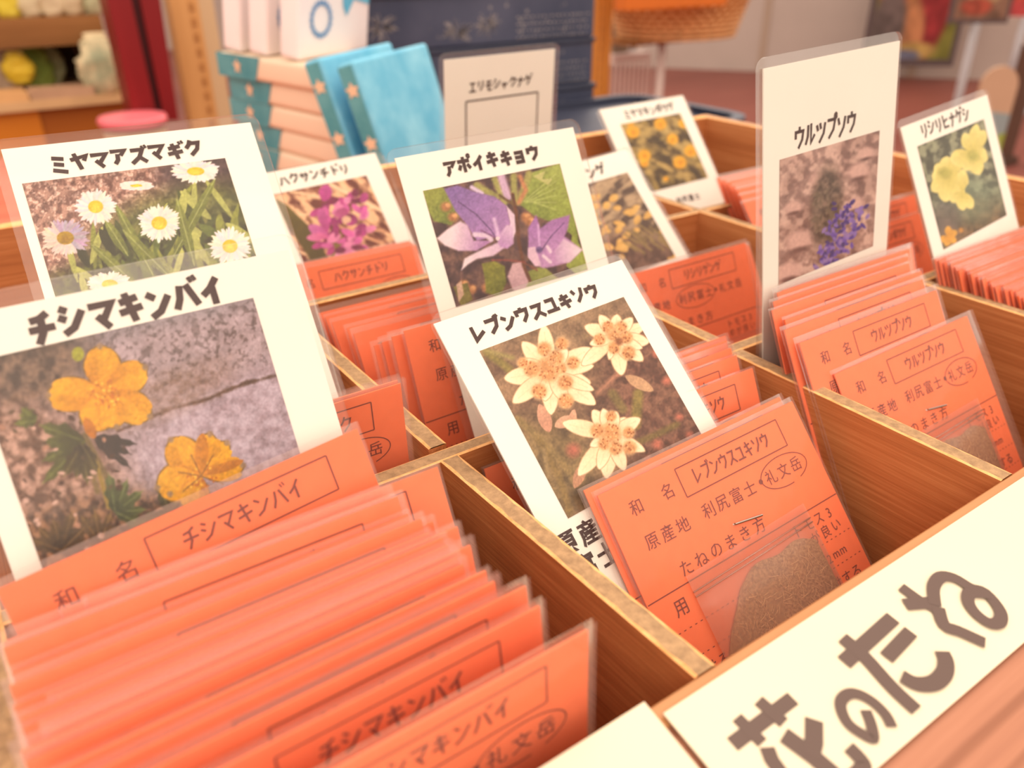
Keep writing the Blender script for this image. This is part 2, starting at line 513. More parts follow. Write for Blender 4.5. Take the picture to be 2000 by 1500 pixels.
# ---------------------------------------------------------------- printed pictures
class Pic:
    """a flat printed picture: a grid of vertices coloured by drawing petals, leaves and grain on it"""
    def __init__(self, rect, quad, nx, ny):
        self.rect, self.nx, self.ny = rect, nx, ny
        s, t = np.meshgrid(np.linspace(0, 1, nx + 1), np.linspace(0, 1, ny + 1))
        A, B = [], []
        for (a, b), (x, y) in zip(((0, 0), (1, 0), (1, 1), (0, 1)), quad):
            A.append([a, b, 1, 0, 0, 0, -a * x, -b * x]); B.append(x)
            A.append([0, 0, 0, a, b, 1, -a * y, -b * y]); B.append(y)
        h = np.linalg.solve(np.array(A, float), np.array(B, float))
        w = h[6] * s + h[7] * t + 1
        self.X = (h[0] * s + h[1] * t + h[2]) / w
        self.Y = (h[3] * s + h[4] * t + h[5]) / w
        self.s, self.t = s, t
        self.c = np.zeros(s.shape + (3,))
    def vn(self, scale, seed, ang=0.0, asp=1.0, oct=3):
        ca, sa = math.cos(ang), math.sin(ang)
        x0 = (self.X * ca + self.Y * sa) / (scale * asp)
        y0 = (-self.X * sa + self.Y * ca) / scale
        out = np.zeros_like(x0); amp = 1.0; tot = 0
        for k in range(oct):
            tb = np.random.RandomState(seed + k).rand(128, 128)
            x, y = x0 * 2 ** k, y0 * 2 ** k
            xi, yi = np.floor(x).astype(int), np.floor(y).astype(int)
            fx, fy = x - xi, y - yi
            fx, fy = fx * fx * (3 - 2 * fx), fy * fy * (3 - 2 * fy)
            g = lambda a, b: tb[(xi + a) % 128, (yi + b) % 128]
            out += amp * ((g(0, 0) * (1 - fx) + g(1, 0) * fx) * (1 - fy) + (g(0, 1) * (1 - fx) + g(1, 1) * fx) * fy)
            tot += amp; amp *= 0.55
        return out / tot
    def mix(self, mask, col):
        m = np.clip(mask, 0, 1)[..., None]
        self.c = self.c * (1 - m) + np.array(col, float) * m
    def fill(self, col):
        self.c[:] = col
    def grain(self, c0, c1, scale, seed, lo=.35, hi=.65, ang=0, asp=1, mask=1.0):
        k = np.clip((self.vn(scale, seed, ang, asp) - lo) / (hi - lo), 0, 1)[..., None]
        col = np.array(c0, float) * (1 - k) + np.array(c1, float) * k
        mk = (np.ones_like(self.X) * mask)[..., None]
        self.c = self.c * (1 - mk) + col * mk
    def region(self, cx, cy, rx, ry, ang=0, soft=.5):
        a = math.radians(ang)
        x = (self.X - cx) * math.cos(a) + (self.Y - cy) * math.sin(a)
        y = -(self.X - cx) * math.sin(a) + (self.Y - cy) * math.cos(a)
        d = np.sqrt((x / rx) ** 2 + (y / ry) ** 2)
        return np.clip((1 - d) / soft + 0.5, 0, 1)
    def disc(self, cx, cy, r, col, ry=None, ang=0, soft=.12):
        self.mix(self.region(cx, cy, r, ry or r, ang, soft), col)
    def petal(self, cx, cy, ang, L, Wd, c0, c1=None, blunt=0.5, r0=0.0):
        a = math.radians(ang)
        x = (self.X - cx) * math.cos(a) + (self.Y - cy) * math.sin(a)
        y = -(self.X - cx) * math.sin(a) + (self.Y - cy) * math.cos(a)
        t = np.clip((x - r0) / (L - r0), 0, 1)
        prof = Wd / 2 * np.sin(math.pi * np.clip(t, 0.0, 1) ** (blunt + .5)) ** 0.6
        inside = (x > r0) & (x < L)
        m = np.clip((prof - np.abs(y)) / 1.6 + .5, 0, 1) * inside
        c0 = np.array(c0, float); c1 = np.array(c1 if c1 is not None else c0, float)
        k = t[..., None]
        col = c0 * (1 - k) + c1 * k
        self.c = self.c * (1 - m[..., None]) + col * m[..., None]
    def poly(self, pts, col, col2=None, soft=1.0, grad=None):
        P = np.array(pts, float)
        ins = np.zeros(self.X.shape, bool)
        dmin = np.full(self.X.shape, 1e9)
        n = len(P)
        for i in range(n):
            (x1, y1), (x2, y2) = P[i], P[(i + 1) % n]
            c = ((y1 > self.Y) != (y2 > self.Y)) & (self.X < (x2 - x1) * (self.Y - y1) / ((y2 - y1) + 1e-9) + x1)
            ins ^= c
            dx, dy = x2 - x1, y2 - y1
            tt = np.clip(((self.X - x1) * dx + (self.Y - y1) * dy) / (dx * dx + dy * dy + 1e-9), 0, 1)
            dmin = np.minimum(dmin, np.hypot(self.X - x1 - tt * dx, self.Y - y1 - tt * dy))
        m = np.clip(np.where(ins, dmin, -dmin) / (2 * soft) + .5, 0, 1)
        if col2 is None:
            self.mix(m, col)
        else:
            (gx, gy), (hx, hy) = grad
            k = np.clip(((self.X - gx) * (hx - gx) + (self.Y - gy) * (hy - gy)) / ((hx - gx) ** 2 + (hy - gy) ** 2), 0, 1)[..., None]
            cc = np.array(col, float) * (1 - k) + np.array(col2, float) * k
            self.c = self.c * (1 - m[..., None]) + cc * m[..., None]
    def line(self, pts, w, col, soft=1.0, wob=0.0, seed=1):
        d = np.full(self.X.shape, 1e9)
        for (x1, y1), (x2, y2) in zip(pts[:-1], pts[1:]):
            dx, dy = x2 - x1, y2 - y1
            tt = np.clip(((self.X - x1) * dx + (self.Y - y1) * dy) / (dx * dx + dy * dy), 0, 1)
            d = np.minimum(d, np.hypot(self.X - x1 - tt * dx, self.Y - y1 - tt * dy))
        if wob:
            d = d + (self.vn(14, seed) - .5) * wob
        self.mix(np.clip((w / 2 - d) / (2 * soft) + .5, 0, 1), col)
    def jag(self, cx, cy, ang, L, Wd, c0, c1, teeth=5, seed=1):
        """a leaf lobe with a toothed outline"""
        a = math.radians(ang); q = np.random.RandomState(seed)
        ax, nx_ = np.array([math.cos(a), math.sin(a)]), np.array([-math.sin(a), math.cos(a)])
        up_, dn = [], []
        for k in range(teeth * 2 + 1):
            t = k / (teeth * 2)
            w = Wd / 2 * math.sin(math.pi * (.08 + .86 * t) ** .9) * (1.15 if k % 2 else .72) * q.uniform(.85, 1.15)
            base = np.array([cx, cy]) + ax * L * min(1, t + (.05 if k % 2 else 0))
            up_.append(base + nx_ * w); dn.append(base - nx_ * w)
        tip = np.array([cx, cy]) + ax * L * 1.08
        pts = up_ + [tip] + dn[::-1]
        self.poly(pts, c0, c1, 1.0, ((cx, cy), tuple(tip)))
        self.line([(cx, cy), tuple(tip)], 1.4, tuple(min(255, v * 1.35) for v in c1), 1)
    def finish(self, seed=77, amt=.22, grain=3.0):
        k = 1 + amt * (self.vn(grain, seed, oct=2) - .5) * 2 + amt * .6 * (self.vn(grain * 4, seed + 9, oct=2) - .5) * 2
        lum = self.c.mean(-1) / 255.0
        k = 1 + (k - 1) * np.clip(1.5 - 1.5 * lum, .15, 1)
        self.c = np.clip(self.c * k[..., None], 0, 255)
    def build(self, name, parent, z, gain=0.90):
        u0, u1, v0, v1 = self.rect
        nx, ny = self.nx, self.ny
        x = (u0 + (u1 - u0) * self.s) * U
        y = (v0 + (v1 - v0) * self.t) * U
        co = np.stack([x, y, np.full_like(x, z * U)], -1).reshape(-1, 3)
        i = np.arange((nx + 1) * (ny + 1)).reshape(ny + 1, nx + 1)
        quads = np.stack([i[1:, :-1], i[1:, 1:], i[:-1, 1:], i[:-1, :-1]], -1).reshape(-1, 4)
        me = bpy.data.meshes.new(name)
        me.vertices.add(len(co)); me.vertices.foreach_set('co', co.ravel())
        me.loops.add(quads.size); me.loops.foreach_set('vertex_index', quads.ravel().astype(np.int32))
        me.polygons.add(len(quads))
        me.polygons.foreach_set('loop_start', np.arange(0, quads.size, 4, dtype=np.int32))
        me.update(calc_edges=True)
        me.validate()
        ca = me.color_attributes.new('Col', 'FLOAT_COLOR', 'POINT')
        col = np.ones((len(co), 4))
        col[:, :3] = lin(np.clip(self.c, 0, 255)).reshape(-1, 3) * gain
        ca.data.foreach_set('color', col.ravel())
        me.materials.append(M['photo'])
        o = bpy.data.objects.new(name, me)
        COL.objects.link(o)
        o.parent = parent
        return o

R = np.random.RandomState

def pic_yellow(p):          # yellow five-petalled flowers in front of pale stone
    p.fill((168, 146, 152))
    p.grain((140, 118, 120), (186, 164, 172), 26, 3, .3, .7)
    p.grain((88, 70, 68), (172, 150, 156), 8, 9, .34, .5, mask=.6)
    p.grain((196, 178, 194), (156, 134, 146), 14, 21, .3, .75, mask=p.region(470, 860, 230, 130, -20, .5) * .8)
    top = np.clip((640 + (p.X - 250) * -.25 - p.Y) / 60 + .6, 0, 1)
    p.grain((92, 90, 96), (140, 136, 142), 10, 31, mask=top * .75)
    p.grain((66, 50, 40), (128, 100, 80), 16, 41, mask=p.region(30, 720, 150, 90, -15, .6) * .9)
    p.grain((94, 64, 48), (198, 156, 138), 15, 51, .3, .7, mask=p.region(60, 940, 190, 150, 20, .5) * .95)
    p.grain((60, 42, 30), (150, 106, 74), 12, 61, mask=p.region(190, 1060, 260, 90, -12, .5) * .85)
    p.line([(230, 842), (330, 800), (400, 782), (470, 752), (560, 728)], 7, (88, 62, 50), 2.5, 8)
    p.grain((120, 88, 70), (160, 130, 122), 9, 71, mask=p.region(330, 770, 130, 40, -22, .8) * .6)
    for a, b in (((165, 850), (235, 1010)), ((150, 860), (190, 960))):
        p.line([a, ((a[0] + b[0]) / 2 + 6, (a[1] + b[1]) / 2), b], 11, (112, 92, 56), 2)
    p.line([(188, 905), (212, 990)], 9, (146, 120, 52), 2)
    def leaf(cx, cy, angs, L, w, c0, c1):
        for k, a in enumerate(angs):
            p.jag(cx, cy, a, L * (.8 + .4 * R(int(abs(a) * 7 + cx) % 997).rand()), w, c0, c1, 3, int(abs(a)) + k)
    leaf(165, 862, (155, 178, 200, 135), 95, 34, (58, 54, 30), (92, 94, 44))
    leaf(160, 868, (100, 120, 82, 62), 66, 30, (52, 42, 30), (84, 74, 40))
    leaf(185, 856, (8, 24, 40), 74, 24, (58, 44, 38), (46, 36, 32))
    leaf(70, 822, (200, 222, 172), 40, 24, (74, 78, 36), (98, 100, 46))
    leaf(225, 1000, (-70, -38, -100, -5, 25), 66, 28, (54, 60, 36), (92, 98, 56))
    leaf(330, 1000, (-80, -55, -110, 15, 160), 62, 26, (54, 48, 32), (88, 86, 52))
    leaf(120, 1075, (-135, -105, -75, -160, -45), 66, 30, (48, 36, 24), (104, 78, 44))
    leaf(195, 1060, (-125, -100, -70, -40), 58, 26, (56, 40, 26), (112, 84, 46))
    for k in range(60):
        q = R(k + 900); x, y = q.uniform(0, 250), q.uniform(780, 1100)
        p.disc(x, y, q.uniform(3, 8), [(206, 166, 150), (70, 46, 34), (176, 128, 104), (92, 70, 50)][k % 4], q.uniform(2, 6), q.uniform(-40, 40), soft=.7)
    Y0, Y1, Y2 = (192, 120, 22), (226, 164, 28), (216, 152, 22)
    def flower(cx, cy, pet):
        pet = [(a, L, w * .88) for a, L, w in pet]
        for a, L, w in pet:
            p.petal(cx, cy, a, L + 3, w + 6, (104, 78, 34), (140, 104, 40), .75)
        for a, L, w in pet:
            p.petal(cx, cy, a, L, w, (190, 112, 24), Y1, .75)
            e = math.radians(a)
            p.disc(cx + L * math.cos(e), cy + L * math.sin(e), 6, (150, 120, 90), 6, soft=.8)
            p.petal(cx, cy, a - 11, L * .97, w * .62, Y0, Y2, .8)
            p.petal(cx, cy, a + 12, L * .95, w * .58, (214, 142, 26), Y1, .8)
        for k in range(46):
            r = R(k + int(cx)); an = r.rand() * 6.28; d = r.rand() ** .6 * 30
            p.disc(cx + math.cos(an) * d, cy + math.sin(an) * d, 2.5, (186, 104, 24) if k % 3 else (238, 186, 60), soft=.5)
    p.disc(152, 692, 12, (158, 156, 42), 14)
    flower(206, 768, ((-97, 92, 80), (178, 112, 74), (-33, 92, 70), (28, 98, 72), (112, 78, 78), (72, 70, 62)))
    p.petal(165, 815, 65, 46, 22, (188, 116, 26), (176, 104, 24), .6)
    flower(392, 930, ((-130, 92, 76), (-78, 84, 54), (-52, 82, 50), (-14, 84, 46), (165, 88, 82), (150, 70, 60), (110, 70, 70)))
    p.petal(392, 930, -88, 84, 26, (196, 124, 24), (188, 118, 26), .7)
    p.petal(396, 928, -20, 84, 18, (190, 118, 24), (180, 110, 26), .7)
    for a in (-115, 190, 140, 20, -60):
        p.line([(392, 930), (392 + 46 * math.cos(math.radians(a)), 930 + 46 * math.sin(math.radians(a)))], 2, (120, 80, 30), 1)

def pic_daisy(p):           # white daisies over green leaves, brown soil behind
    p.fill((150, 108, 92))
    p.grain((78, 46, 42), (226, 178, 158), 9, 5, .40, .62)
    p.grain((236, 198, 180), (146, 104, 90), 6, 15, .34, .46, mask=.6)
    p.grain((72, 52, 54), (98, 72, 70), 9, 25, mask=p.region(400, 345, 95, 55, 15, .5))
    p.grain((74, 78, 36), (122, 122, 58), 16, 35, mask=p.region(360, 460, 190, 92, -14, .5) * .9)
    p.grain((50, 46, 26), (96, 100, 46), 12, 36, mask=p.region(290, 530, 230, 62, -14, .5) * .95)
    r = R(8)
    for k in range(130):
        x, y = r.uniform(150, 500), r.uniform(420, 590)
        if y < 500 - (x - 200) * .42: continue
        a = r.uniform(-150, -60)
        c = [(86, 94, 40), (120, 122, 52), (158, 158, 84), (66, 70, 34), (52, 50, 28)][r.randint(5)]
        p.petal(x, y, a, r.uniform(50, 100), r.uniform(10, 20), c, tuple(v * 1.15 for v in c), .5)
    for x0, y0, x1, y1 in ((250, 500, 205, 430), (300, 540, 225, 400), (340, 500, 420, 350), (270, 560, 180, 480), (380, 520, 345, 390), (330, 540, 240, 450)):
        a = math.degrees(math.atan2(y1 - y0, x1 - x0)); L = math.hypot(x1 - x0, y1 - y0)
        p.petal(x0, y0, a, L, 20, (96, 102, 42), (132, 136, 62), .5)
        p.line([(x0, y0), (x1, y1)], 2, (160, 164, 96), 1)
    for x, y, rx, ry, tint, an in ((187, 405, 42, 36, 0, 0), (311, 437, 43, 38, 0, 0), (449, 482, 42, 38, 0, 0), (382, 336, 48, 24, 0, 8), (128, 466, 48, 38, 1, -20), (266, 364, 34, 9, 0, 0), (215, 556, 44, 26, 0, 0)):
        rr = R(int(x))
        for k in range(46):
            t = k / 46 * 6.283 + rr.uniform(-.06, .06); q = rr.uniform(.84, 1.06)
            ex, ey = x + math.cos(t) * rx * q, y + math.sin(t) * ry * q
            L = math.hypot(ex - x, ey - y)
            c = (250, 240, 230) if not tint else ((196, 172, 196) if math.cos(t + .6) > 0 else (238, 214, 200))
            c = tuple(v * rr.uniform(.9, 1.0) for v in c)
            p.petal(x, y, math.degrees(math.atan2(ey - y, ex - x)), L, 7.5, tuple(v * .93 for v in c), c, .8)
        p.disc(x, y, rx * .35, (222, 186, 34) if not tint else (168, 132, 34), ry * .34)
        p.disc(x, y + ry * .08, rx * .2, (236, 206, 60) if not tint else (150, 112, 30), ry * .2, soft=.6)

def pic_orchid(p):          # magenta orchid spike in dry grass
    p.fill((196, 136, 104))
    p.grain((110, 54, 42), (240, 190, 146), 13, 4, .38, .62, .7, 2.0)
    for k in range(26):
        r = R(k + 60); x, y = r.uniform(530, 770), r.uniform(350, 540); a = r.uniform(-20, 60)
        p.line([(x, y), (x + 70 * math.cos(math.radians(a)), y + 70 * math.sin(math.radians(a)))], 5, [(246, 204, 160), (226, 168, 126), (150, 84, 64)][k % 3], 2)
    p.line([(645, 362), (760, 420)], 8, (248, 208, 168), 2)
    p.poly([(528, 384), (560, 402), (612, 452), (640, 505), (650, 540), (620, 540), (600, 500), (560, 440)], (104, 88, 34), (84, 66, 30), 2, ((530, 390), (640, 530)))
    p.poly([(640, 455), (665, 455), (690, 510), (700, 545), (640, 545), (645, 500)], (126, 100, 44), (142, 108, 44), 2, ((650, 460), (680, 540)))
    for k in range(64):
        r = R(k + 5); t = r.rand()
        x, y = 620 + 85 * r.rand() + 20 * t, 385 + 115 * t
        c = [(164, 58, 118), (138, 42, 96), (196, 88, 150), (112, 34, 66), (208, 120, 160)][r.randint(5)]
        p.petal(x, y, r.uniform(0, 360), r.uniform(16, 34), r.uniform(9, 16), c, tuple(min(255, v * 1.15) for v in c), .6)
    p.petal(642, 465, -150, 46, 22, (186, 74, 140), (206, 110, 170), .6)
    p.petal(640, 462, 175, 42, 16, (208, 92, 146), (220, 120, 166), .6)
    p.petal(640, 455, -110, 50, 20, (176, 62, 128), (196, 92, 154), .6)
    p.petal(632, 395, -80, 34, 26, (176, 58, 128), (190, 76, 146), .6)
    p.petal(680, 412, 160, 30, 20, (170, 66, 116), (190, 90, 140), .6)
    p.disc(676, 430, 9, (226, 180, 150), 7)

def pic_bell(p):            # two violet bellflowers among green leaves
    p.fill((92, 66, 62))
    p.grain((74, 50, 54), (118, 84, 74), 18, 6)
    p.poly([(822, 372), (862, 364), (886, 385), (898, 420), (880, 440), (846, 432), (834, 410)], (150, 152, 66), (118, 128, 58), 2, ((830, 380), (880, 430)))
    p.poly([(1030, 340), (1092, 318), (1115, 400), (1130, 470), (1090, 440), (1040, 420), (1014, 400), (1020, 365)], (160, 168, 84), (130, 142, 62), 2, ((1090, 330), (1030, 420)))
    p.poly([(1040, 345), (1064, 334), (1058, 350), (1078, 350), (1070, 362)], (196, 190, 120))
    for k in range(6):
        p.line([(1020 + k * 4, 395), (1085, 340 + k * 14)], 1.5, (182, 186, 110), 1)
    p.poly([(1118, 450), (1150, 520), (1130, 540), (1105, 520)], (150, 158, 70))
    for x, y in ((884, 424), (870, 404), (1026, 424), (1034, 432), (905, 555), (920, 565), (950, 562), (1085, 552)):
        p.disc(x, y, 10, (176, 116, 74), 9, soft=.8)
        p.disc(x + 3, y - 3, 5, (214, 156, 104), 4, soft=.8)
    p.poly([(940, 515), (965, 510), (985, 520), (988, 552), (975, 580), (948, 572), (946, 545)], (132, 128, 48), (108, 110, 44), 2, ((950, 515), (980, 575)))
    p.poly([(1000, 540), (1060, 520), (1090, 545), (1060, 575), (1010, 580)], (128, 134, 60), (150, 150, 78), 2, ((1000, 540), (1080, 570)))
    p.poly([(1000, 515), (1020, 510), (1034, 545), (1020, 575), (1000, 565), (990, 540)], (212, 172, 176), (190, 150, 160), 2, ((1000, 515), (1020, 570)))
    p.poly([(884, 560), (912, 552), (922, 585), (900, 600)], (120, 108, 52))
    p.poly([(890, 556), (900, 548), (905, 575), (895, 590)], (198, 160, 136))
    for a, b in (((930, 362), (968, 385)), ((965, 350), (985, 395)), ((1002, 345), (1004, 395)), ((1032, 340), (1012, 395))):
        p.line([a, b], 13, (158, 150, 84), 3)
    p.line([(978, 345), (990, 385)], 15, (206, 170, 196), 3)
    p.line([(1014, 345), (1026, 372), (1012, 396)], 8, (196, 130, 88), 3)
    p.line([(920, 366), (940, 378)], 8, (214, 190, 214), 2)
    # big bell
    p.poly([(866, 369), (892, 362), (930, 376), (965, 384), (988, 402), (996, 436), (990, 462), (968, 462), (930, 470), (908, 436), (888, 412)], (132, 100, 160), (176, 128, 180), 2, ((880, 370), (975, 465)))
    p.poly([(988, 402), (1004, 420), (1006, 452), (1000, 470), (990, 462), (996, 436)], (226, 196, 214))
    p.poly([(852, 466), (872, 448), (898, 432), (912, 440), (924, 470), (962, 470), (930, 490), (895, 490), (868, 480)], (240, 214, 220), (178, 126, 178), 2, ((880, 460), (945, 470)))
    p.poly([(900, 528), (906, 505), (935, 490), (975, 472), (985, 484), (962, 500), (930, 506), (914, 516)], (240, 216, 220), (214, 176, 204), 2, ((905, 510), (980, 478)))
    p.poly([(968, 466), (988, 440), (1000, 440), (1002, 476), (990, 486), (976, 482)], (224, 190, 214), (188, 138, 190), 2, ((1000, 440), (975, 480)))
    p.line([(894, 394), (930, 420), (958, 450), (970, 468)], 2.2, (96, 66, 110), 1)
    p.line([(926, 458), (950, 460), (958, 468)], 9, (226, 196, 218), 2)
    p.line([(964, 428), (970, 450), (971, 462)], 7, (214, 176, 214), 2)
    p.line([(938, 450), (966, 464)], 3, (134, 84, 128), 1)
    p.disc(971, 466, 4, (238, 210, 216))
    # small bell
    p.poly([(1031, 470), (1030, 446), (1046, 420), (1054, 446), (1076, 430), (1112, 420), (1108, 446), (1102, 462), (1136, 488), (1112, 512), (1082, 520), (1060, 524), (1044, 516), (1030, 500)], (160, 108, 168), (196, 146, 190), 2, ((1050, 430), (1080, 520)))
    p.poly([(1100, 466), (1136, 488), (1112, 512), (1086, 514), (1082, 490)], (204, 160, 198), (238, 214, 222), 2, ((1086, 495), (1130, 488)))
    p.poly([(1030, 484), (1044, 482), (1056, 520), (1044, 520), (1030, 502)], (222, 184, 204))
    p.line([(1056, 490), (1075, 462), (1100, 436)], 2, (104, 70, 116), 1)
    p.line([(1050, 440), (1053, 486)], 4, (206, 160, 208), 1.5)
    p.line([(1068, 482), (1074, 492)], 6, (232, 200, 220), 1.5)
    p.line([(1060, 500), (1074, 512)], 6, (232, 204, 220), 1.5)
    p.disc(1052, 488, 6, (104, 76, 128), soft=.8)
    # stem
    p.line([(1000, 380), (1008, 420), (1012, 470), (1022, 520), (1034, 548)], 6.5, (104, 62, 44), 1.5)
    p.line([(975, 382), (1002, 400)], 5, (112, 80, 50), 1.5)
    p.line([(1024, 512), (990, 508), (960, 508)], 3, (150, 74, 66), 1.5)
    p.line([(1024, 514), (1048, 528)], 3, (140, 78, 60), 1.5)

def pic_edelweiss(p):       # three cream edelweiss heads with felted brown centres
    p.fill((128, 96, 72))
    p.grain((98, 70, 54), (160, 124, 92), 40, 2, .3, .7)
    p.grain((88, 52, 42), (132, 88, 70), 14, 12, mask=p.region(1320, 800, 130, 190, -28, .6) * .85)
    p.grain((140, 112, 82), (176, 144, 108), 26, 22, mask=p.region(1130, 620, 190, 55, -18, .7) * .5)
    p.grain((94, 78, 48), (140, 116, 72), 24, 32, mask=p.region(1060, 930, 110, 110, 30, .6) * .7)
    for pts, w, c in (([(950, 690), (985, 715), (1012, 740)], 15, (136, 118, 62)), ([(945, 685), (1000, 700)], 8, (158, 140, 84)), ([(1010, 820), (1060, 865), (1110, 920)], 15, (142, 116, 72)),
                      ([(1050, 860), (1090, 930), (1110, 1000)], 13, (132, 106, 62)), ([(1245, 770), (1240, 830)], 20, (132, 112, 58)), ([(1195, 770), (1215, 800)], 18, (120, 98, 58)), ([(1230, 870), (1280, 850), (1320, 830)], 13, (120, 96, 54)),
                      ([(1165, 770), (1195, 740), (1215, 725)], 7, (178, 122, 96)), ([(1070, 930), (1060, 880)], 8, (150, 124, 84)), ([(1140, 660), (1190, 630)], 9, (140, 112, 80))):
        p.line(pts, w, c, 4)
    for x, y, r in ((1282, 868, 9), (1300, 745, 8), (1325, 815, 7), (1118, 880, 12), (1280, 690, 8), (1345, 850, 7), (1265, 900, 7)):
        p.disc(x, y, r, (186, 106, 84), soft=1.2)
    p.petal(1220, 735, 28, 62, 22, (190, 146, 110), (206, 160, 120), .5)
    p.petal(1052, 790, 70, 58, 26, (214, 158, 128), (206, 146, 118), .6)
    p.petal(1120, 800, 100, 36, 16, (214, 160, 130), (206, 150, 120), .6)
    p.petal(1122, 815, 155, 44, 22, (208, 156, 126), (214, 166, 134), .6)
    p.petal(1142, 900, 112, 58, 22, (186, 132, 104), (190, 138, 104), .6)
    CR, CR2 = (232, 200, 152), (254, 236, 198)
    def head(cx, cy, pet, discs):
        for a, L, w in pet:
            p.petal(cx, cy, a, L + 2, w + 3, (186, 146, 108), (206, 168, 126), .62)
            p.petal(cx, cy, a, L, w, CR, CR2, .62)
            p.line([(cx + .3 * L * math.cos(math.radians(a)), cy + .3 * L * math.sin(math.radians(a))), (cx + .86 * L * math.cos(math.radians(a)), cy + .86 * L * math.sin(math.radians(a)))], 1.5, (240, 212, 168), 1)
        for x, y, r in discs:
            p.disc(x, y, r + 2, (226, 182, 134), soft=.7)
            p.disc(x, y, r, (208, 146, 92), soft=.6)
            for k in range(int(r * 2.2)):
                q = R(k + int(x * 3 + y)); an = q.rand() * 6.28; d = q.rand() ** .5 * r
                p.disc(x + d * math.cos(an), y + d * math.sin(an), 1.9, [(232, 172, 118), (166, 98, 54), (214, 150, 96)][k % 3], soft=.6)
    head(1072, 728, ((-97, 92, 30), (-132, 78, 30), (-30, 92, 32), (-52, 56, 24), (172, 88, 34), (140, 92, 32), (88, 82, 30), (100, 56, 26), (15, 82, 26), (35, 108, 34), (-8, 86, 22), (22, 92, 22), (-160, 62, 26), (60, 66, 26)),
         ((1070, 722, 22), (1062, 683, 12), (1096, 672, 11), (1038, 722, 14), (1094, 720, 10), (1118, 710, 11), (1103, 748, 13), (1052, 765, 13), (1104, 784, 13), (1085, 700, 13), (1020, 710, 9)))
    head(1200, 660, ((-160, 62, 26), (-125, 52, 22), (-85, 44, 24), (-22, 62, 24), (8, 66, 26), (-48, 50, 22), (40, 70, 26), (80, 74, 30), (105, 44, 14), (140, 84, 26), (165, 50, 18), (60, 50, 18), (22, 56, 18)),
         ((1200, 652, 15), (1186, 640, 10), (1212, 640, 10), (1170, 664, 10), (1199, 680, 11), (1226, 690, 12), (1222, 660, 11)))
    p.disc(1208, 668, 8, (140, 84, 50), 7, soft=.8)
    head(1190, 850, ((-166, 95, 30), (-125, 58, 26), (-105, 52, 22), (-48, 44, 20), (-28, 66, 26), (128, 100, 30), (95, 84, 32), (68, 74, 26), (25, 74, 22), (150, 44, 18), (-75, 46, 22), (108, 70, 24)),
         ((1190, 848, 19), (1165, 842, 12), (1192, 814, 9), (1226, 846, 10), (1228, 875, 12), (1200, 876, 12), (1178, 868, 10)))

def pic_rock(p):            # dull golden flowers among grey-green stalks
    p.fill((132, 104, 80))
    p.grain((84, 62, 50), (182, 152, 118), 11, 7, .38, .62, -.6, 1.8)
    p.grain((84, 56, 46), (122, 86, 70), 13, 17, mask=p.region(1250, 530, 130, 70, 10, .6) * .95)
    for k in range(46):
        r = R(k + 200); x = r.uniform(1130, 1330); y = 425 + (x - 1190) * .16 + r.normal(0, 20)
        if k > 32: x, y = r.uniform(1165, 1210), r.uniform(470, 500)
        if k > 40: x, y = r.uniform(1300, 1330), r.uniform(480, 520)
        p.petal(x, y, r.uniform(-80, 40), r.uniform(14, 26), r.uniform(9, 15), (210, 160, 80), (236, 186, 106), .6)
    for k in range(16):
        r = R(k + 300); x, y = r.uniform(1200, 1310), r.uniform(430, 480)
        p.line([(x, y), (x + 26, y + 18)], 4, (146, 120, 70), 1.5)

def pic_buttercup(p):       # round yellow blossoms in olive foliage
    p.fill((122, 98, 44))
    p.grain((70, 52, 26), (180, 150, 86), 12, 3, .38, .62, .5, 1.8)
    for k in range(18):
        r = R(k + 31); x, y = r.uniform(1210, 1380), r.uniform(230, 370); a = r.uniform(-40, 70)
        p.petal(x, y, a, r.uniform(20, 40), 8, (164, 138, 76), (120, 96, 44), .5)
    for x, y, r in ((1235, 259, 13), (1230, 242, 6), (1289, 243, 12), (1313, 273, 11), (1258, 305, 12), (1348, 296, 12), (1327, 318, 13), (1334, 242, 9), (1258, 320, 8), (1300, 350, 5)):
        p.disc(x, y, r, (234, 168, 30), r * .95, soft=.4)
        p.disc(x + 1, y + 1, r * .4, (212, 140, 20), soft=.8)

def pic_blue(p):            # violet-blue flower spike on pinkish gravel
    p.fill((176, 138, 126))
    p.grain((112, 82, 76), (226, 190, 174), 15, 5, .38, .62)
    p.grain((204, 166, 154), (150, 112, 102), 36, 15, .35, .6, mask=.5)
    for x, y, r in ((1560, 470, 28), (1548, 405, 18), (1600, 350, 20), (1675, 335, 22), (1690, 300, 16), (1540, 530, 24), (1668, 400, 18)):
        p.disc(x, y, r, (214, 172, 160), r * .7, -20, soft=.6)
        p.disc(x, y + r * .65, r * .7, (116, 82, 76), r * .2, -15, soft=1)
    p.grain((78, 62, 52), (132, 108, 92), 10, 25, mask=p.region(1612, 405, 30, 80, 5, .5) * .95)
    for k in range(36):
        r = R(k + 70); x, y = r.uniform(1590, 1640), r.uniform(360, 450)
        p.petal(x, y, r.uniform(60, 140), 18, 5, (92, 78, 62), (140, 116, 98), .5)
    for k in range(120):
        r = R(k + 400); t = r.rand()
        x, y = 1664 - 50 * t + r.normal(0, 14), 405 + 110 * t + r.normal(0, 10)
        c = [(110, 84, 168), (86, 64, 150), (136, 110, 184), (72, 54, 120), (150, 122, 180)][r.randint(5)]
        p.petal(x, y, r.uniform(0, 360), r.uniform(9, 17), 7, c, c, .6)

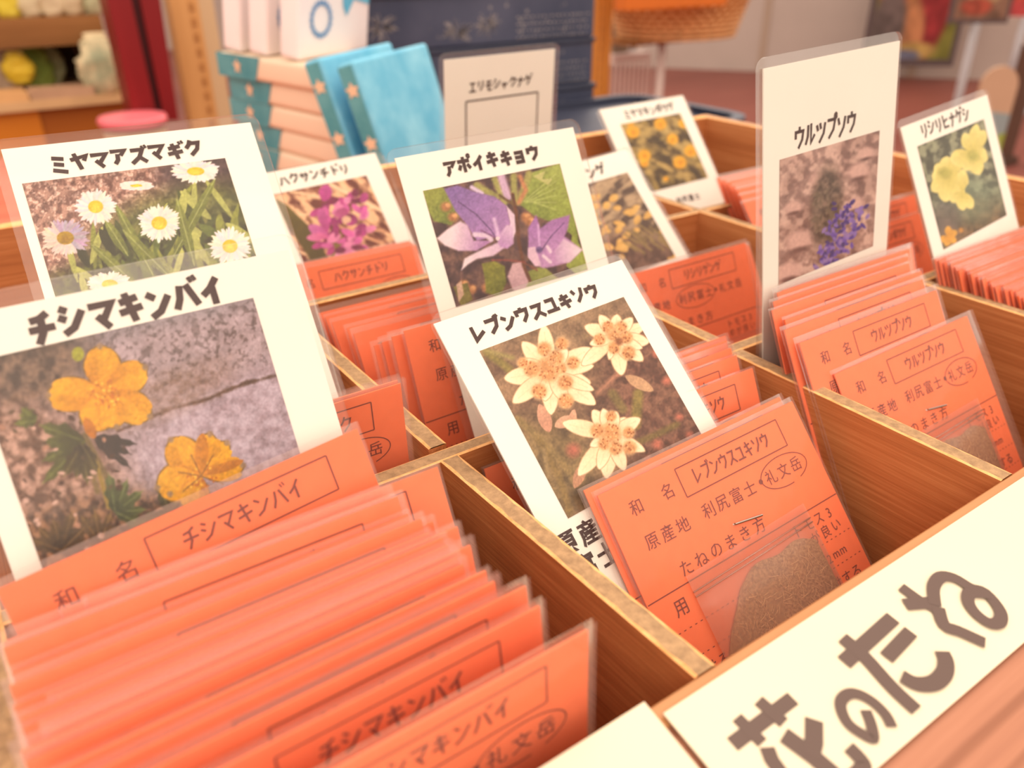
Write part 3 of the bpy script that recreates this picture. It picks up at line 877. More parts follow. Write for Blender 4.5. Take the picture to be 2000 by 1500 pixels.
def pic_poppy(p):           # pale yellow poppies on grey-green
    p.fill((112, 108, 84))
    p.grain((76, 76, 60), (150, 150, 120), 12, 4, .38, .62)
    p.grain((84, 66, 42), (132, 100, 66), 12, 14, mask=p.region(1900, 440, 80, 50, -15, .6) * .9)
    p.grain((112, 128, 100), (130, 146, 116), 20, 24, mask=p.region(1890, 390, 60, 46, 0, .7) * .6)
    p.grain((120, 106, 104), (96, 84, 80), 12, 34, mask=p.region(1845, 430, 30, 40, 0, .7) * .6)
    c0, c1 = (206, 190, 96), (240, 224, 140)
    for cx, cy, pet in ((1852, 345, ((-100, 40, 30), (-60, 58, 30), (-140, 36, 30), (180, 34, 34), (100, 50, 34), (60, 52, 30), (20, 40, 34), (140, 44, 30))),
                        (1896, 300, ((-80, 58, 24), (-60, 52, 26), (-110, 42, 24), (160, 44, 34), (20, 34, 26), (70, 44, 30), (110, 36, 26), (0, 30, 26))),
                        (1878, 375, ((60, 38, 22), (90, 36, 24), (-90, 44, 22), (140, 30, 20)))):
        for a, L, w in pet:
            p.petal(cx, cy, a, L, w, c0, c1, .75)
    p.disc(1843, 338, 12, (176, 168, 80), 10, soft=1)
    p.disc(1899, 305, 11, (178, 172, 84), 10, soft=1)
    for a in (-90, -30, 40, 150, 100):
        p.petal(1850, 462, a, 20, 14, (214, 150, 50), (226, 168, 66), .7)
    p.disc(1875, 450, 5, (206, 142, 60), soft=1)

# ---------------------------------------------------------------- flower cards
FLOOR = -0.55
def rounded(u0, u1, v0, v1, r, n=5):
    pts = []
    for cx, cy, a0 in ((u1 - r, v1 - r, 0), (u0 + r, v1 - r, 90), (u0 + r, v0 + r, 180), (u1 - r, v0 + r, 270)):
        for k in range(n + 1):
            a = math.radians(a0 + 90 * k / n)
            pts.append((cx + r * math.cos(a), cy + r * math.sin(a)))
    return pts

def slab(mb, outline, z0, z1, mi=0):
    n = len(outline)
    mb.face([(x, y, z1) for x, y in outline], mi)
    mb.face([(x, y, z0) for x, y in reversed(outline)], mi)
    for i in range(n):
        a, b = outline[i], outline[(i + 1) % n]
        mb.face([(*a, z0), (*b, z0), (*b, z1), (*a, z1)], mi)

def flower_card(label, top, yaw, lean, roll, title, tspan, pic=None, rect=None, quad=None, res=(100, 80), Wd=.58, H=1.2, tw=.0125,
                margins=(.022, .022, .024), frame=None, foot=None, wavy=.004):
    u, v, n = axes(yaw, lean, roll)
    base = np.array(top) - v * H
    root = thing('flower_card', label, 'flower card', group='laminated flower cards', matrix=frame_of(u, v, n, base))
    h = Wd / 2
    mb = MB()
    slab(mb, [(-h, 0), (h, 0), (h, H), (-h, H)], -.002, .002)
    mb.build('card_sheet', M['white'], root)
    mb = MB()
    katakana(mb, title, tspan[0], tspan[1], H + tspan[2], tspan[3], tw * .88, .0032, wavy=wavy)
    mb.build('printed_lettering', M['ink'], root)
    for text, a, b, vc, s in foot or []:
        mb = MB()
        kanji(mb, text, a, b, H + vc, s, .0032, 0, .028)
        mb.build('printed_origin', M['ink'], root)
    if frame:
        a, b, c, d = frame
        mb = MB()
        w = .007
        for q in (((a, c), (b, c)), ((a, d), (b, d)), ((a, c), (a, d)), ((b, c), (b, d))):
            mb.stroke([(p[0], H + p[1]) for p in q], w, .0032)
        mb.build('empty_picture_frame', M['ink'], root)
    if pic:
        p = Pic((rect[0], rect[1], H + rect[2], H + rect[3]), quad, *res)
        pic(p)
        p.finish(amt=.20 if res[0] > 150 else .14)
        p.build('flower_photograph', root, .0032)
    mb = MB()
    l, r, t = margins
    slab(mb, rounded(-h - l, h + r, -.012, H + t, .03), -.005, .0055)
    mb.build('clear_laminate', M['laminate'], root)
    return root

flower_card('laminated card with two yellow five-petalled flowers, front left, largest card', (.2, 1.45, .495), 0, 26, .2,
            'チシマキンバイ', (-.165, .155, -.044, .05), pic_yellow, (-.25, .2, -.073, -.43), [(-56, 708), (494, 582), (601, 940), (87, 1123)], (290, 230), H=1.15, tw=.0135, margins=(.035, .02, .03))
flower_card('laminated card with white daisies over green leaves, standing behind the yellow flower card', (.408, 2.241, .588), -4, 37.4, .4,
            'ミヤマアズマギク', (-.203, .15, -.054, .042), pic_daisy, (-.268, .198, -.09, -.385), [(43, 360), (439, 310), (505, 517), (112, 591)], (230, 150), H=1.41, tw=.0115)
flower_card('card with magenta orchid spike in dry grass, right of the daisy card', (1.194, 3.078, .249), 2.9, 38.3, 1.4,
            'ハクサンチドリ', (-.17, .13, -.042, .04), pic_orchid, (-.21, .19, -.088, -.42), [(533, 381), (715, 344), (778, 489), (600, 536)], (110, 100), Wd=.54, H=1.0, tw=.0085, margins=(.015, .03, .004))
flower_card('laminated card with two violet bellflowers, upright behind the edelweiss card', (1.248, 1.909, .525), -1.4, 26.1, 1.5,
            'アポイキキョウ', (-.165, .15, -.05, .042), pic_bell, (-.238, .21, -.095, -.41), [(825, 373), (1092, 320), (1147, 527), (890, 600)], (180, 150), H=1.18, tw=.0115)
flower_card('cream card with three white edelweiss heads, centre of the box', (1.069, 1.448, .282), 2.6, 45.6, 2.0,
            'レブンウスユキソウ', (-.222, .17, -.051, .038), pic_edelweiss, (-.219, .232, -.0935, -.505), [(936, 687), (1217, 581), (1377, 864), (1108, 1013)], (230, 220), H=.95, tw=.0105, margins=(.006, .014, .02),
            foot=[('原産地', -.25, -.13, -.55, .054), ('富士', -.232, -.172, -.609, .054)])
flower_card('pale card with an empty picture frame, upright before the dark blue boxes', (2.069, 3.055, .595), 1.8, -3.3, .4,
            'エリモシャクナゲ', (-.172, .165, -.118, .042), Wd=.58, H=1.14, tw=.0085, frame=(-.185, .202, -.174, -.52))
flower_card('card with dull golden blossoms on grey stalks, right of the bellflower card', (2.035, 2.504, .245), 2, 44.2, 3.5,
            'リシリゲンゲ', (-.19, .132, -.055, .045), pic_rock, (-.22, .228, -.098, -.50), [(1062, 385), (1224, 337), (1320, 503), (1163, 564)], (110, 100), H=1.09, tw=.011, margins=(.015, .02, .008))
flower_card('card with round yellow blossoms in olive foliage, back right', (2.917, 3.072, .314), 2, 37.8, 1,
            'ミヤマキンポウゲ', (-.155, .195, -.048, .042), pic_buttercup, (-.2, .217, -.09, -.449), [(1211, 244), (1328, 222), (1382, 347), (1269, 376)], (110, 100), H=1.08, tw=.0085, margins=(.02, .012, .006),
            foot=[('利尻富士', -.04, .09, -.525, .036)])
flower_card('tall white card with violet-blue flower on gravel, right of centre', (2.0, 1.391, .746), .7, 7.6, 2.9,
            'ウルツプソウ', (-.17, .10, -.187, .058), pic_blue, (-.227, .215, -.23, -.57), [(1521, 312), (1716, 255), (1703, 481), (1519, 557)], (110, 100), H=1.30, tw=.0095, margins=(.022, .006, .026))
flower_card('card with pale yellow poppies, far right of the box', (2.866, 1.526, .4965), 1, 25.8, 5.1,
            'リシリヒナゲシ', (-.182, .137, -.036, .048), pic_poppy, (-.222, .222, -.077, -.433), [(1790, 286), (1920, 233), (1965, 421), (1841, 488)], (110, 100), Wd=.57, H=1.15, tw=.0085, margins=(.008, .008, .024))

# ---------------------------------------------------------------- seed packets
PK = {
 'G1':[(0.198,1.226,0.174,24.9,3,4),(0.194,1.154,0.08,27.9,0,0),(0.271,1.156,0.11,27.7,0,0),(0.308,1.148,0.12,27.5,0,0),(0.192,1.108,0.07,27.3,0,0),(0.191,1.121,0.12,27.1,0,0),(0.192,1.103,0.11,26.9,0,0),(0.192,1.088,0.135,25.7,0,0),(0.194,1.056,0.115,24.9,0,0),(0.217,1.007,0.12,21.9,0,0),(0.192,1.002,0.14,21.7,0,0),(0.191,0.973,0.13,20.7,0,0),(0.238,0.959,0.13,20.5,0,0),(0.197,0.937,0.14,19.3,0,0),(0.197,0.922,0.135,19.1,0,0),(0.224,0.895,0.14,17.7,0,0),(0.191,0.882,0.14,17.5,0,0),(0.193,0.867,0.135,17.3,0,0),(0.211,0.829,0.14,15,0,0),(0.209,0.801,0.14,13.7,0,0),(0.242,0.765,0.14,11.6,0,0),(0.234,0.719,0.14,8.8,0,0),(0.262,0.641,0.14,3.2,0,0)],
 'G10':[(3.071,2.407,0.1,35.1,0,0),(3.066,2.367,0.1,35.7,0,0),(3.057,2.331,0.1,36.5,0,0),(3.036,2.283,0.1,36.6,0,0),(3,2.229,0.1,36.4,0,0),(2.967,2.181,0.09,36.9,0,0),(2.952,2.149,0.07,38.8,0,0),(2.973,1.794,0.08,25,0,0),(2.944,1.739,0.02,29.2,0,0)],
 'G2':[(1.136,2.247,0,35.1,0,0),(1.142,2.209,0,36,0,0),(1.125,2.114,0.02,31.8,0,0),(1.134,2.031,0.03,28.9,0,0),(1.134,1.983,0.03,29.1,0,0),(1.121,1.821,0.06,19.1,0,0),(1.139,1.808,0.07,21.8,0,0),(1.148,1.765,0.1,19.4,0,0),(1.172,1.74,0.12,19.9,0,0)],
 'G3':[(1.112,2.759,-0.02,26.1,0,0),(1.11,2.73,-0.02,27,0,0),(1.108,2.702,-0.02,28,0,0)],
 'G4':[(1.13,1.30,-0.05,25,0,0),(1.312,1.321,0.06,27,0,0),(1.29,1.3,0.06,26.6,0,0),(1.283,1.275,0.05,26.3,0,0),(1.277,1.249,0.04,26,0,0),(1.287,1.21,0,25.6,0,0),(1.286,1.199,0.02,25.3,0,0)],
 'G5':[(1.243,1.078,-0.012,41,-3.6,4.1),(1.26,1.052,-0.018,40.9,-3.6,4.1)],
 'G6':[(2.113,1.939,0,23.5,0,0),(2.154,1.96,-0.02,27.9,0,0),(2.193,1.983,-0.04,32.3,0,0)],
 'G7':[(2.117,1.296,0.16,22.6,0,0),(2.067,1.276,0.169,23.4,0,0),(2.026,1.254,0.16,24.2,0,0),(1.984,1.223,0.156,25.6,0,0),(1.993,1.186,0.14,26.5,0,0),(1.954,1.155,0.133,28.7,0,0),(1.968,1.115,0.108,31.0,0,0),(2.05,1.05,0.025,35.0,-1,1)],
 'G8':[(0.387,1.457,0.15,2.2,0,0),(0.386,1.44,0.15,3.3,0,0)],
 'G9':[(2.916,1.304,0.079,25.8,0,0),(2.919,1.291,0.078,25.9,0,0),(2.927,1.276,0.073,25.9,0,0),(2.941,1.266,0.079,26.0,0,0),(2.923,1.252,0.075,26.1,0,0),(2.926,1.237,0.070,26.2,0,0),(2.921,1.222,0.064,26.3,0,0),(2.948,1.208,0.062,26.4,0,0),(2.945,1.198,0.065,26.5,0,0),(2.926,1.184,0.063,26.6,0,0),(2.941,1.168,0.055,26.7,0,0),(2.949,1.157,0.057,26.8,0,0),(2.925,1.144,0.056,26.9,0,0),(2.945,1.129,0.051,27.0,0,0),(2.930,1.115,0.047,27.1,0,0),(2.928,1.101,0.045,27.1,0,0),(2.953,1.090,0.047,27.2,0,0),(2.936,1.074,0.040,27.3,0,0),(2.946,1.062,0.041,27.4,0,0),(2.955,1.049,0.039,27.5,0,0),(2.942,1.033,0.032,27.6,0,0),(2.944,1.020,0.031,27.7,0,0),(2.940,1.004,0.024,27.8,0,0),(2.933,0.994,0.028,27.9,0,0),(2.952,0.976,0.018,28.0,0,0),(2.950,0.964,0.018,28.2,0,0)],
}
INFO = {
 'G1': ('チシマキンバイ', 'in front of the yellow flower card'),
 'G2': ('アポイキキョウ', 'behind the violet bellflower card'),
 'G3': ('ハクサンチドリ', 'in front of the magenta orchid card'),
 'G4': ('レブンウスユキソウ', 'behind the edelweiss card'),
 'G5': ('レブンウスユキソウ', 'in front of the edelweiss card'),
 'G6': ('リシリゲンゲ', 'in front of the dull golden blossom card'),
 'G7': ('ウルツプソウ', 'in front of the tall violet-blue flower card'),
 'G8': ('ミヤマアズマギク', 'between the daisy card and the yellow flower card'),
 'G9': ('リシリヒナゲシ', 'in front of the pale yellow poppy card'),
 'G10': ('ミヤマキンポウゲ', 'behind the pale yellow poppy card and tall white card'),
}
ORD = ['front', 'second', 'third', 'fourth', 'fifth', 'sixth', 'seventh', 'eighth', 'ninth', 'tenth', 'eleventh', 'twelfth', 'thirteenth', 'fourteenth', 'fifteenth',
       'sixteenth', 'seventeenth', 'eighteenth', 'nineteenth', 'twentieth', 'twenty-first', 'twenty-second', 'twenty-third', 'twenty-fourth', 'twenty-fifth', 'twenty-sixth']
HP = .31            # half width of the orange slip

def ellipse(mb, cx, cy, rx, ry, w, z, mi, a0=0, a1=360):
    mb.stroke([(cx + rx * math.cos(math.radians(a)), cy + ry * math.sin(math.radians(a))) for a in np.linspace(a0, a1, 40)], w, z, mi)

def packet_print(mb, name, H, full, mi=1):
    z = .0028
    lw = .0028
    for q in ([(-.1, -.022), (.234, -.022)], [(-.1, -.09), (.234, -.09)], [(-.1, -.022), (-.1, -.09)], [(.234, -.022), (.234, -.09)]):
        mb.stroke([(a, H + b) for a, b in q], lw, z, mi)
    k = len(name)
    wd = min(.25, .032 * k)
    katakana(mb, name, .062 - wd / 2, .062 + wd / 2, H - .055, .036, .0042, z, mi)
    kanji(mb, '和', -.234, -.234, H - .058, .037, z, mi)
    kanji(mb, '名', -.143, -.143, H - .058, .037, z, mi)
    if not full:
        return
    kanji(mb, '原産地', -.232, -.142, H - .138, .038, z, mi)
    kanji(mb, '利尻富士', -.062, .072, H - .137, .038, z, mi)
    kanji(mb, '・', .110, .110, H - .137, .06, z, mi)
    kanji(mb, '礼文岳', .145, .231, H - .138, .037, z, mi)
    if name == 'リシリゲンゲ':
        ellipse(mb, .005, H - .138, .098, .04, .0024, z, mi)
    else:
        ellipse(mb, .19, H - .139, .078, .036, .0024, z, mi, -60, 280)
    kanji(mb, 'たねのまき方', -.18, .05, H - .222, .038, z, mi)
    mb.stroke([(-.308, H - .252), (.308, H - .248)], lw, z, mi)
    for vv in (-.335, -.395, -.45):
        for q in range(38):
            if H + vv > .03:
                mb.stroke([(-.30 + q * .016, H + vv), (-.294 + q * .016, H + vv)], .002, z, mi)
    kanji(mb, '用', -.235, -.235, H - .29, .04, z, mi)
    kanji(mb, 'トモス3', .15, .26, H - .278, .034, z, mi)
    kanji(mb, 'めが良い', .15, .265, H - .312, .032, z, mi)
    kanji(mb, '2mm', .20, .25, H - .372, .03, z, mi)
    if H > .47:
        kanji(mb, 'けする', .19, .26, H - .43, .034, z, mi)
        kanji(mb, 'かける', -.26, -.19, H - .43, .034, z, mi)

def seed_packet(label, group, spec, name, full, bag=False):
    x, y, zt, lean, yaw, roll = spec
    u, v, n = axes(yaw, lean, roll)
    H = (zt - FLOOR - .012) / v[2]
    base = np.array([x, y, zt]) - v * H
    root = thing('seed_packet', label, 'seed packet', group=group, matrix=frame_of(u, v, n, base))
    mb = MB()
    slab(mb, [(-HP, 0), (HP, 0), (HP, H), (-HP, H)], -.0018, .0018)
    packet_print(mb, name, H, full)
    mb.build('paper_slip', [M['orange'], M['orange_ink']], root)
    mb = MB()
    ml, mr, mt = rnd.uniform(.004, .012), rnd.uniform(.004, .014), rnd.uniform(.006, .018)
    if bag == 2:
        mr, mt = .034, .012
    for zz in (-.0042, .0045):
        q4 = [(-HP - ml, -.006, zz), (HP + mr, -.006, zz), (HP + mr, H + mt, zz), (-HP - ml, H + mt, zz)]
        mb.face(q4 if zz > 0 else q4[::-1])
    mb.build('plastic_sleeve', M['film'], root)
    if bag:
        seed_bag(root, H, bag)
    return root

def seed_bag(root, H, kind):
    """zip bag of seed stapled to the slip, seen through the sleeve"""
    du = .005 if kind == 1 else .02
    u0, u1, v1 = -.2 + du, .19 + du, H - .232
    v0 = max(.02, v1 - .48)
    rot = math.radians(1.5)
    nx, ny = 16, 25
    mb = MB()
    def pt(s, t, zz):
        a, b = u0 + (u1 - u0) * s, v0 + (v1 - v0) * t
        return (a * math.cos(rot) - (b - v1) * math.sin(rot), v1 + a * math.sin(rot) + (b - v1) * math.cos(rot), zz)
    vv, ff = [], []
    for j in range(ny + 1):
        for i in range(nx + 1):
            s, t = i / nx, j / ny
            puff = .030 * math.sin(math.pi * s) ** .5 * max(0, math.sin(math.pi * min(1, t / .88))) ** .6 if t < .88 else 0
            vv.append(pt(s, t, .0085 + puff))
    for j in range(ny):
        for i in range(nx):
            k = j * (nx + 1) + i
            ff.append((k, k + 1, k + nx + 2, k + nx + 1))
    mb.mesh(vv, ff)
    for t in (.89, .915):
        mb.tube([pt(0, t, .009), pt(.5, t, .0094), pt(1, t, .009)], .0018, 6)
    b = mb.build('seed_bag', M['bagfilm'], root, smooth=True)
    mb = MB()
    vv, ff = [], []
    nx, ny = 40, 44
    q = R(5 + kind)
    for j in range(ny + 1):
        for i in range(nx + 1):
            s, t = .03 + .94 * i / nx, j / ny
            topline = .70 + .15 * math.sin(2.4 * s + .1) + .015 * math.sin(17 * s) - .7 * max(0, .3 - s)
            tt = t * topline
            hgt = .012 * math.sin(math.pi * s) ** .5 * max(0.0, math.sin(math.pi * min(1, (t * .9 + .05)))) ** .5 + q.uniform(-.0012, .0012)
            vv.append(pt(s, tt + .01, .0035 + max(.001, hgt)))
    for j in range(ny):
        for i in range(nx):
            k = j * (nx + 1) + i
            ff.append((k, k + 1, k + nx + 2, k + nx + 1))
    mb.mesh(vv, ff)
    for k in range(260):
        s = q.uniform(.08, .92)
        t = q.uniform(.04, .95) * (.68 + .15 * math.sin(2.4 * s + .1) - .7 * max(0, .3 - s))
        a = q.uniform(0, 3.14); L = q.uniform(.01, .03)
        p0 = np.array(pt(s, t, .005 + .0135 * math.sin(math.pi * s) ** .5 * max(.05, math.sin(math.pi * min(1, t * 1.2))) ** .5)); p1 = p0 + np.array([math.cos(a) * L, math.sin(a) * L, q.uniform(-.003, .003)])
        mb.tube([p0, (p0 + p1) / 2 + np.array([0, 0, .002]), p1], .0007, 4, 1, caps=False)
    s_ = mb.build('seeds', [M['seed'], M['seed_hair']], b)
    s_['kind'] = 'stuff'
    mb = MB()
    a, c = (-.014, H - .192), (.068, H - .204)
    mb.tube([(a[0], a[1], .002), (a[0], a[1], .007), (c[0], c[1], .007), (c[0], c[1], .002)], .0028, 8)
    mb.build('staple', M['steel'], root)

for g, L in PK.items():
    name, where = INFO[g]
    n = len(L)
    for i, spec in enumerate(L):
        k = n - 1 - i                                   # counted from the front
        if g == 'G10' and i >= 7:
            lab = ['orange seed packet just left of the poppy card, rear of two', 'orange seed packet just left of the poppy card, front of two'][i - 7]
        elif g == 'G10':
            lab = 'orange seed packet left of the tall white card in the back row, %s of seven' % ORD[6 - i]
        elif n == 2:
            lab = 'orange seed packet %s, %s' % (where, 'nearer of the two' if k == 0 else 'farther of the two')
            if g == 'G5' and k == 0:
                lab = 'orange seed packet with bag of brown seed stapled on, in front of the edelweiss card'
        else:
            lab = 'orange seed packet %s, %s from the front' % (where, 'first' if k == 0 else ORD[k])
        full = k < 4 or g in ('G2', 'G3', 'G5', 'G6')
        seed_packet(lab, 'orange seed packets in the wooden box', spec, name, full, bag=(1 if (g == 'G5' and k == 0) else 2 if (g == 'G7' and k == 0) else False))

# ---------------------------------------------------------------- the wooden seed box
B0 = (1.7, 1.9, -.60)
box = thing('seed_box', 'wooden compartment box holding orange seed packets and flower cards', 'box', B0)
X0, X1, Y0, Y1 = -.13, 3.5, .572, 3.17

def panel(name, a, b, mats, tops, bev=.006, skew=0.0):
    """upright panel: veneered faces, fibreboard top, pale strips along the top edges"""
    mb = MB()
    x0, y0, z0 = a
    x1, y1, z1 = b
    e = bev
    longx = (x1 - x0) > (y1 - y0)
    def P(x, y, z):
        t = (y - y0) / (y1 - y0) if not longx else 0
        return (x + skew * (1 - t), y, z)
    seg = 24
    for k in range(seg):
        if longx:
            xa, xb = x0 + (x1 - x0) * k / seg, x0 + (x1 - x0) * (k + 1) / seg
            ea, eb = e * (1 + .35 * math.sin(k * 2.1)), e * (1 + .35 * math.sin((k + 1) * 2.1))
            mb.face([(xa, y0, z0), (xb, y0, z0), (xb, y0, z1 - e * .4), (xa, y0, z1 - e * .4)], 0)
            mb.face([(xb, y1, z0), (xa, y1, z0), (xa, y1, z1 - e * .4), (xb, y1, z1 - e * .4)], 0)
            mb.face([(xa, y0, z1 - e * .4), (xb, y0, z1 - e * .4), (xb, y0 + eb, z1), (xa, y0 + ea, z1)], 2)
            mb.face([(xa, y0 + ea, z1), (xb, y0 + eb, z1), (xb, y1 - eb, z1), (xa, y1 - ea, z1)], 1)
            mb.face([(xa, y1 - ea, z1), (xb, y1 - eb, z1), (xb, y1, z1 - e * .4), (xa, y1, z1 - e * .4)], 2)
        else:
            ya, yb = y0 + (y1 - y0) * k / seg, y0 + (y1 - y0) * (k + 1) / seg
            ea, eb = e * (1 + .35 * math.sin(k * 2.3)), e * (1 + .35 * math.sin((k + 1) * 2.3))
            mb.face([P(x0, yb, z0), P(x0, ya, z0), P(x0, ya, z1 - e * .4), P(x0, yb, z1 - e * .4)], 0)
            mb.face([P(x1, ya, z0), P(x1, yb, z0), P(x1, yb, z1 - e * .4), P(x1, ya, z1 - e * .4)], 0)
            mb.face([P(x0, yb, z1 - e * .4), P(x0, ya, z1 - e * .4), P(x0 + ea, ya, z1), P(x0 + eb, yb, z1)], 2)
            mb.face([P(x0 + ea, ya, z1), P(x1 - ea, ya, z1), P(x1 - eb, yb, z1), P(x0 + eb, yb, z1)], 1)
            mb.face([P(x1 - ea, ya, z1), P(x1, ya, z1 - e * .4), P(x1, yb, z1 - e * .4), P(x1 - eb, yb, z1)], 2)
    if longx:
        mb.face([(x0, y1, z0), (x0, y0, z0), (x0, y0, z1 - e * .4), (x0, y1, z1 - e * .4)], 0)
        mb.face([(x1, y0, z0), (x1, y1, z0), (x1, y1, z1 - e * .4), (x1, y0, z1 - e * .4)], 0)
    else:
        mb.face([P(x0, y0, z0), P(x1, y0, z0), P(x1, y0, z1 - e * .4), P(x0, y0, z1 - e * .4)], 0)
        mb.face([P(x1, y1, z0), P(x0, y1, z0), P(x0, y1, z1 - e * .4), P(x1, y1, z1 - e * .4)], 0)
    return mb.build(name, [mats, tops, M['edge']], box, B0)

mb = MB(); mb.box((X0 - .05, Y0 - .05, -.60), (X1 + .05, Y1 + .05, FLOOR)); mb.build('bottom_board', M['sidex'], box, B0)
panel('left_wall', (X0 - .06, Y0, -.6), (X0, Y1 + .06, .0), M['side'], M['mdf'])
panel('right_wall', (X1, Y0, -.6), (X1 + .065, Y1 + .06, .17), M['side'], M['rail'], .01)
panel('back_wall', (X0, Y1, -.6), (X1, Y1 + .06, .17), M['sidex'], M['edge'], .01)
# front rail with the wide sloping board in front of it
SL = math.radians(12)
def sl(x, w, off=0.0):       # point on the sloping front: w down the slope
    return (x, .553 - w * math.cos(SL) - off * math.sin(SL), .002 - w * math.sin(SL) + off * math.cos(SL))
mb = MB()
for a, b, c, d in ((Y0, 0, .540, 0),):
    pts = [(Y0, -.6), (Y0, -.004), (Y0 - .004, 0), (.546, 0), (.536, -.004), (.50, -.03), (.50, -.6)]
    n = len(pts)
    for i in range(n):
        p, q = pts[i], pts[(i + 1) % n]
        mb.face([(X0 - .06, p[0], p[1]), (X0 - .06, q[0], q[1]), (X1 + .065, q[0], q[1]), (X1 + .065, p[0], p[1])], 0)
    mb.face([(X0 - .06, p[0], p[1]) for p in reversed(pts)], 0)
    mb.face([(X1 + .065, p[0], p[1]) for p in pts], 0)
mb.build('front_rail', M['rail'], box, B0)
mb = MB()
v8 = [sl(X0 - .06, .018, -.004), sl(X1 + .5, .018, -.004), sl(X1 + .5, .95, -.004), sl(X0 - .06, .95, -.004),
      sl(X0 - .06, .018, -.07), sl(X1 + .5, .018, -.07), sl(X1 + .5, .95, -.07), sl(X0 - .06, .95, -.07)]
mb.mesh(v8, [(3, 2, 1, 0), (4, 5, 6, 7), (0, 1, 5, 4), (1, 2, 6, 5), (2, 3, 7, 6), (3, 0, 4, 7)])
mb.build('sloping_front_board', M['frontwood'], box, B0)
# lengthwise dividers, one piece per row of cells, and two cross dividers
for xa, xb, sk in ((.72, .766, .018), (1.653, 1.70, 0), (2.578, 2.624, 0)):
    panel('lengthwise_divider', (xa, Y0, FLOOR), (xb, 1.318, 0), M['side'], M['mdf'], .006, sk)
    panel('lengthwise_divider', (xa, 1.372 if xa < 1 else 1.36, FLOOR), (xb, 2.325, .004), M['side'], M['mdf'], .006)
    panel('lengthwise_divider', (xa, 2.365, FLOOR), (xb, Y1, 0), M['side'], M['mdf'], .006)
for ya in (1.318, 2.325):
    panel('cross_divider', (X0, ya, FLOOR), (X1, ya + .042, 0), M['sidex'], M['mdf'], .006)
mb = MB()      # splintered end of the loose divider
for k in range(7):
    q = R(k)
    x = .727 + .005 * k
    mb.tube([(x, 1.385, -.02 - .01 * q.rand()), (x + .002, 1.366 + .008 * q.rand(), -.012 + .008 * q.rand())], [.003, .0008], 5)
mb.build('splinter', M['side'], box, B0)

# ---------------------------------------------------------------- paper sign on the sloping front
def sign_sheet(mb, x0, x1, w0, w1, off, bulge=.0):
    n = 30
    def pt(i, w, o):
        x = x0 + (x1 - x0) * i / n
        return sl(x, w, o + bulge * math.sin(math.pi * min(1, i / n * 1.2)) * (1 if w == w0 else 0))
    for i in range(n):
        mb.face([pt(i, w1, off), pt(i + 1, w1, off), pt(i + 1, w0, off), pt(i, w0, off)], 0)
        mb.face([pt(i, w0, off - .003), pt(i + 1, w0, off - .003), pt(i + 1, w1, off - .003), pt(i, w1, off - .003)], 0)
        mb.face([pt(i, w0, off), pt(i + 1, w0, off), pt(i + 1, w0, off - .003), pt(i, w0, off - .003)], 0)
        mb.face([pt(i, w1, off - .003), pt(i + 1, w1, off - .003), pt(i + 1, w1, off), pt(i, w1, off)], 0)
    for i in (0, n):
        mb.face([pt(i, w0, off), pt(i, w1, off), pt(i, w1, off - .003), pt(i, w0, off - .003)], 0)

SO = sl(.65, .228)
sign = thing('paper_sign', 'white paper sign with large dark lettering on the sloping front of the box', 'sign', SO)
mb = MB(); sign_sheet(mb, .646, 2.3, .004, .228, .006); mb.build('sheet', M['signpaper'], sign, SO)
STROKES = [(.0222, [(.7007, .0921), (.8381, .0897)]), (.0207, [(.7377, .0664), (.7412, .1136)]), (.0217, [(.7875, .0644), (.7937, .1093)]), (.023, [(.7418, .1219), (.7336, .138), (.7301, .1639)]), (.023, [(.7300, .150), (.7318, .205)]),
 (.0277, [(.7785, .1223), (.7907, .167), (.7962, .2013)]), (.0267, [(.8381, .13), (.8106, .1523), (.7867, .1646)]), (.0228, [(.8486, .1857), (.849, .2046), (.8434, .2155), (.8163, .2175), (.7913, .2099), (.7880, .19)]),
 (.0177, [(.9216, .1622), (.9095, .1808), (.8927, .1958), (.8833, .1819), (.879, .1627), (.8863, .1443), (.9002, .1321), (.9209, .131), (.9351, .1407), (.9434, .1605), (.9428, .1834), (.9338, .2008)]),
 (.0246, [(.9613, .0913), (1.1114, .0801)]), (.0255, [(.9979, .0602), (1.0006, .1012), (.9929, .1596), (.9929, .2043)]), (.023, [(1.0315, .1223), (1.1143, .1132)]), (.0265, [(1.0245, .1564), (1.0337, .1772), (1.0598, .191), (1.0925, .1897), (1.1161, .1777), (1.1264, .164)]),
 (.022, [(1.1824, .0469), (1.1877, .0873), (1.1954, .1099), (1.1748, .1408)]), (.0233, [(1.1543, .0739), (1.2055, .0973)]), (.0234, [(1.204, .1074), (1.1782, .1358), (1.1911, .1571), (1.2095, .1934)]),
 (.0224, [(1.2019, .1026), (1.2366, .0773), (1.2708, .0712), (1.2913, .0866), (1.2988, .1159), (1.3125, .135), (1.2997, .1689), (1.2757, .1825), (1.2559, .1765), (1.2519, .1527), (1.263, .1298), (1.2863, .1203), (1.3144, .1399)])]
def smooth_line(p, k=4):
    if len(p) < 4: return p
    P = [np.array(q) for q in p]; out = []
    for i in range(len(P) - 1):
        a, b, c, d = P[max(i - 1, 0)], P[i], P[i + 1], P[min(i + 2, len(P) - 1)]
        for t in np.linspace(0, 1, k, endpoint=False):
            out.append(.5 * ((2 * b) + (-a + c) * t + (2 * a - 5 * b + 4 * c - d) * t * t + (-a + 3 * b - 3 * c + d) * t ** 3))
    return out + [P[-1]]
flat = MB()
for w, p in STROKES:
    flat.stroke([(q[0], -q[1]) for q in smooth_line(p)], w, 0)
mb = MB()
mb.mesh([sl(a, -b, .0068 + 4 * c) for a, b, c in flat.v], flat.f)
mb.build('brush_lettering', M['sign_ink'], sign, SO)
flat = MB(); flat.stroke([(1.615, -.060), (1.75, -.052)], .024, 0)
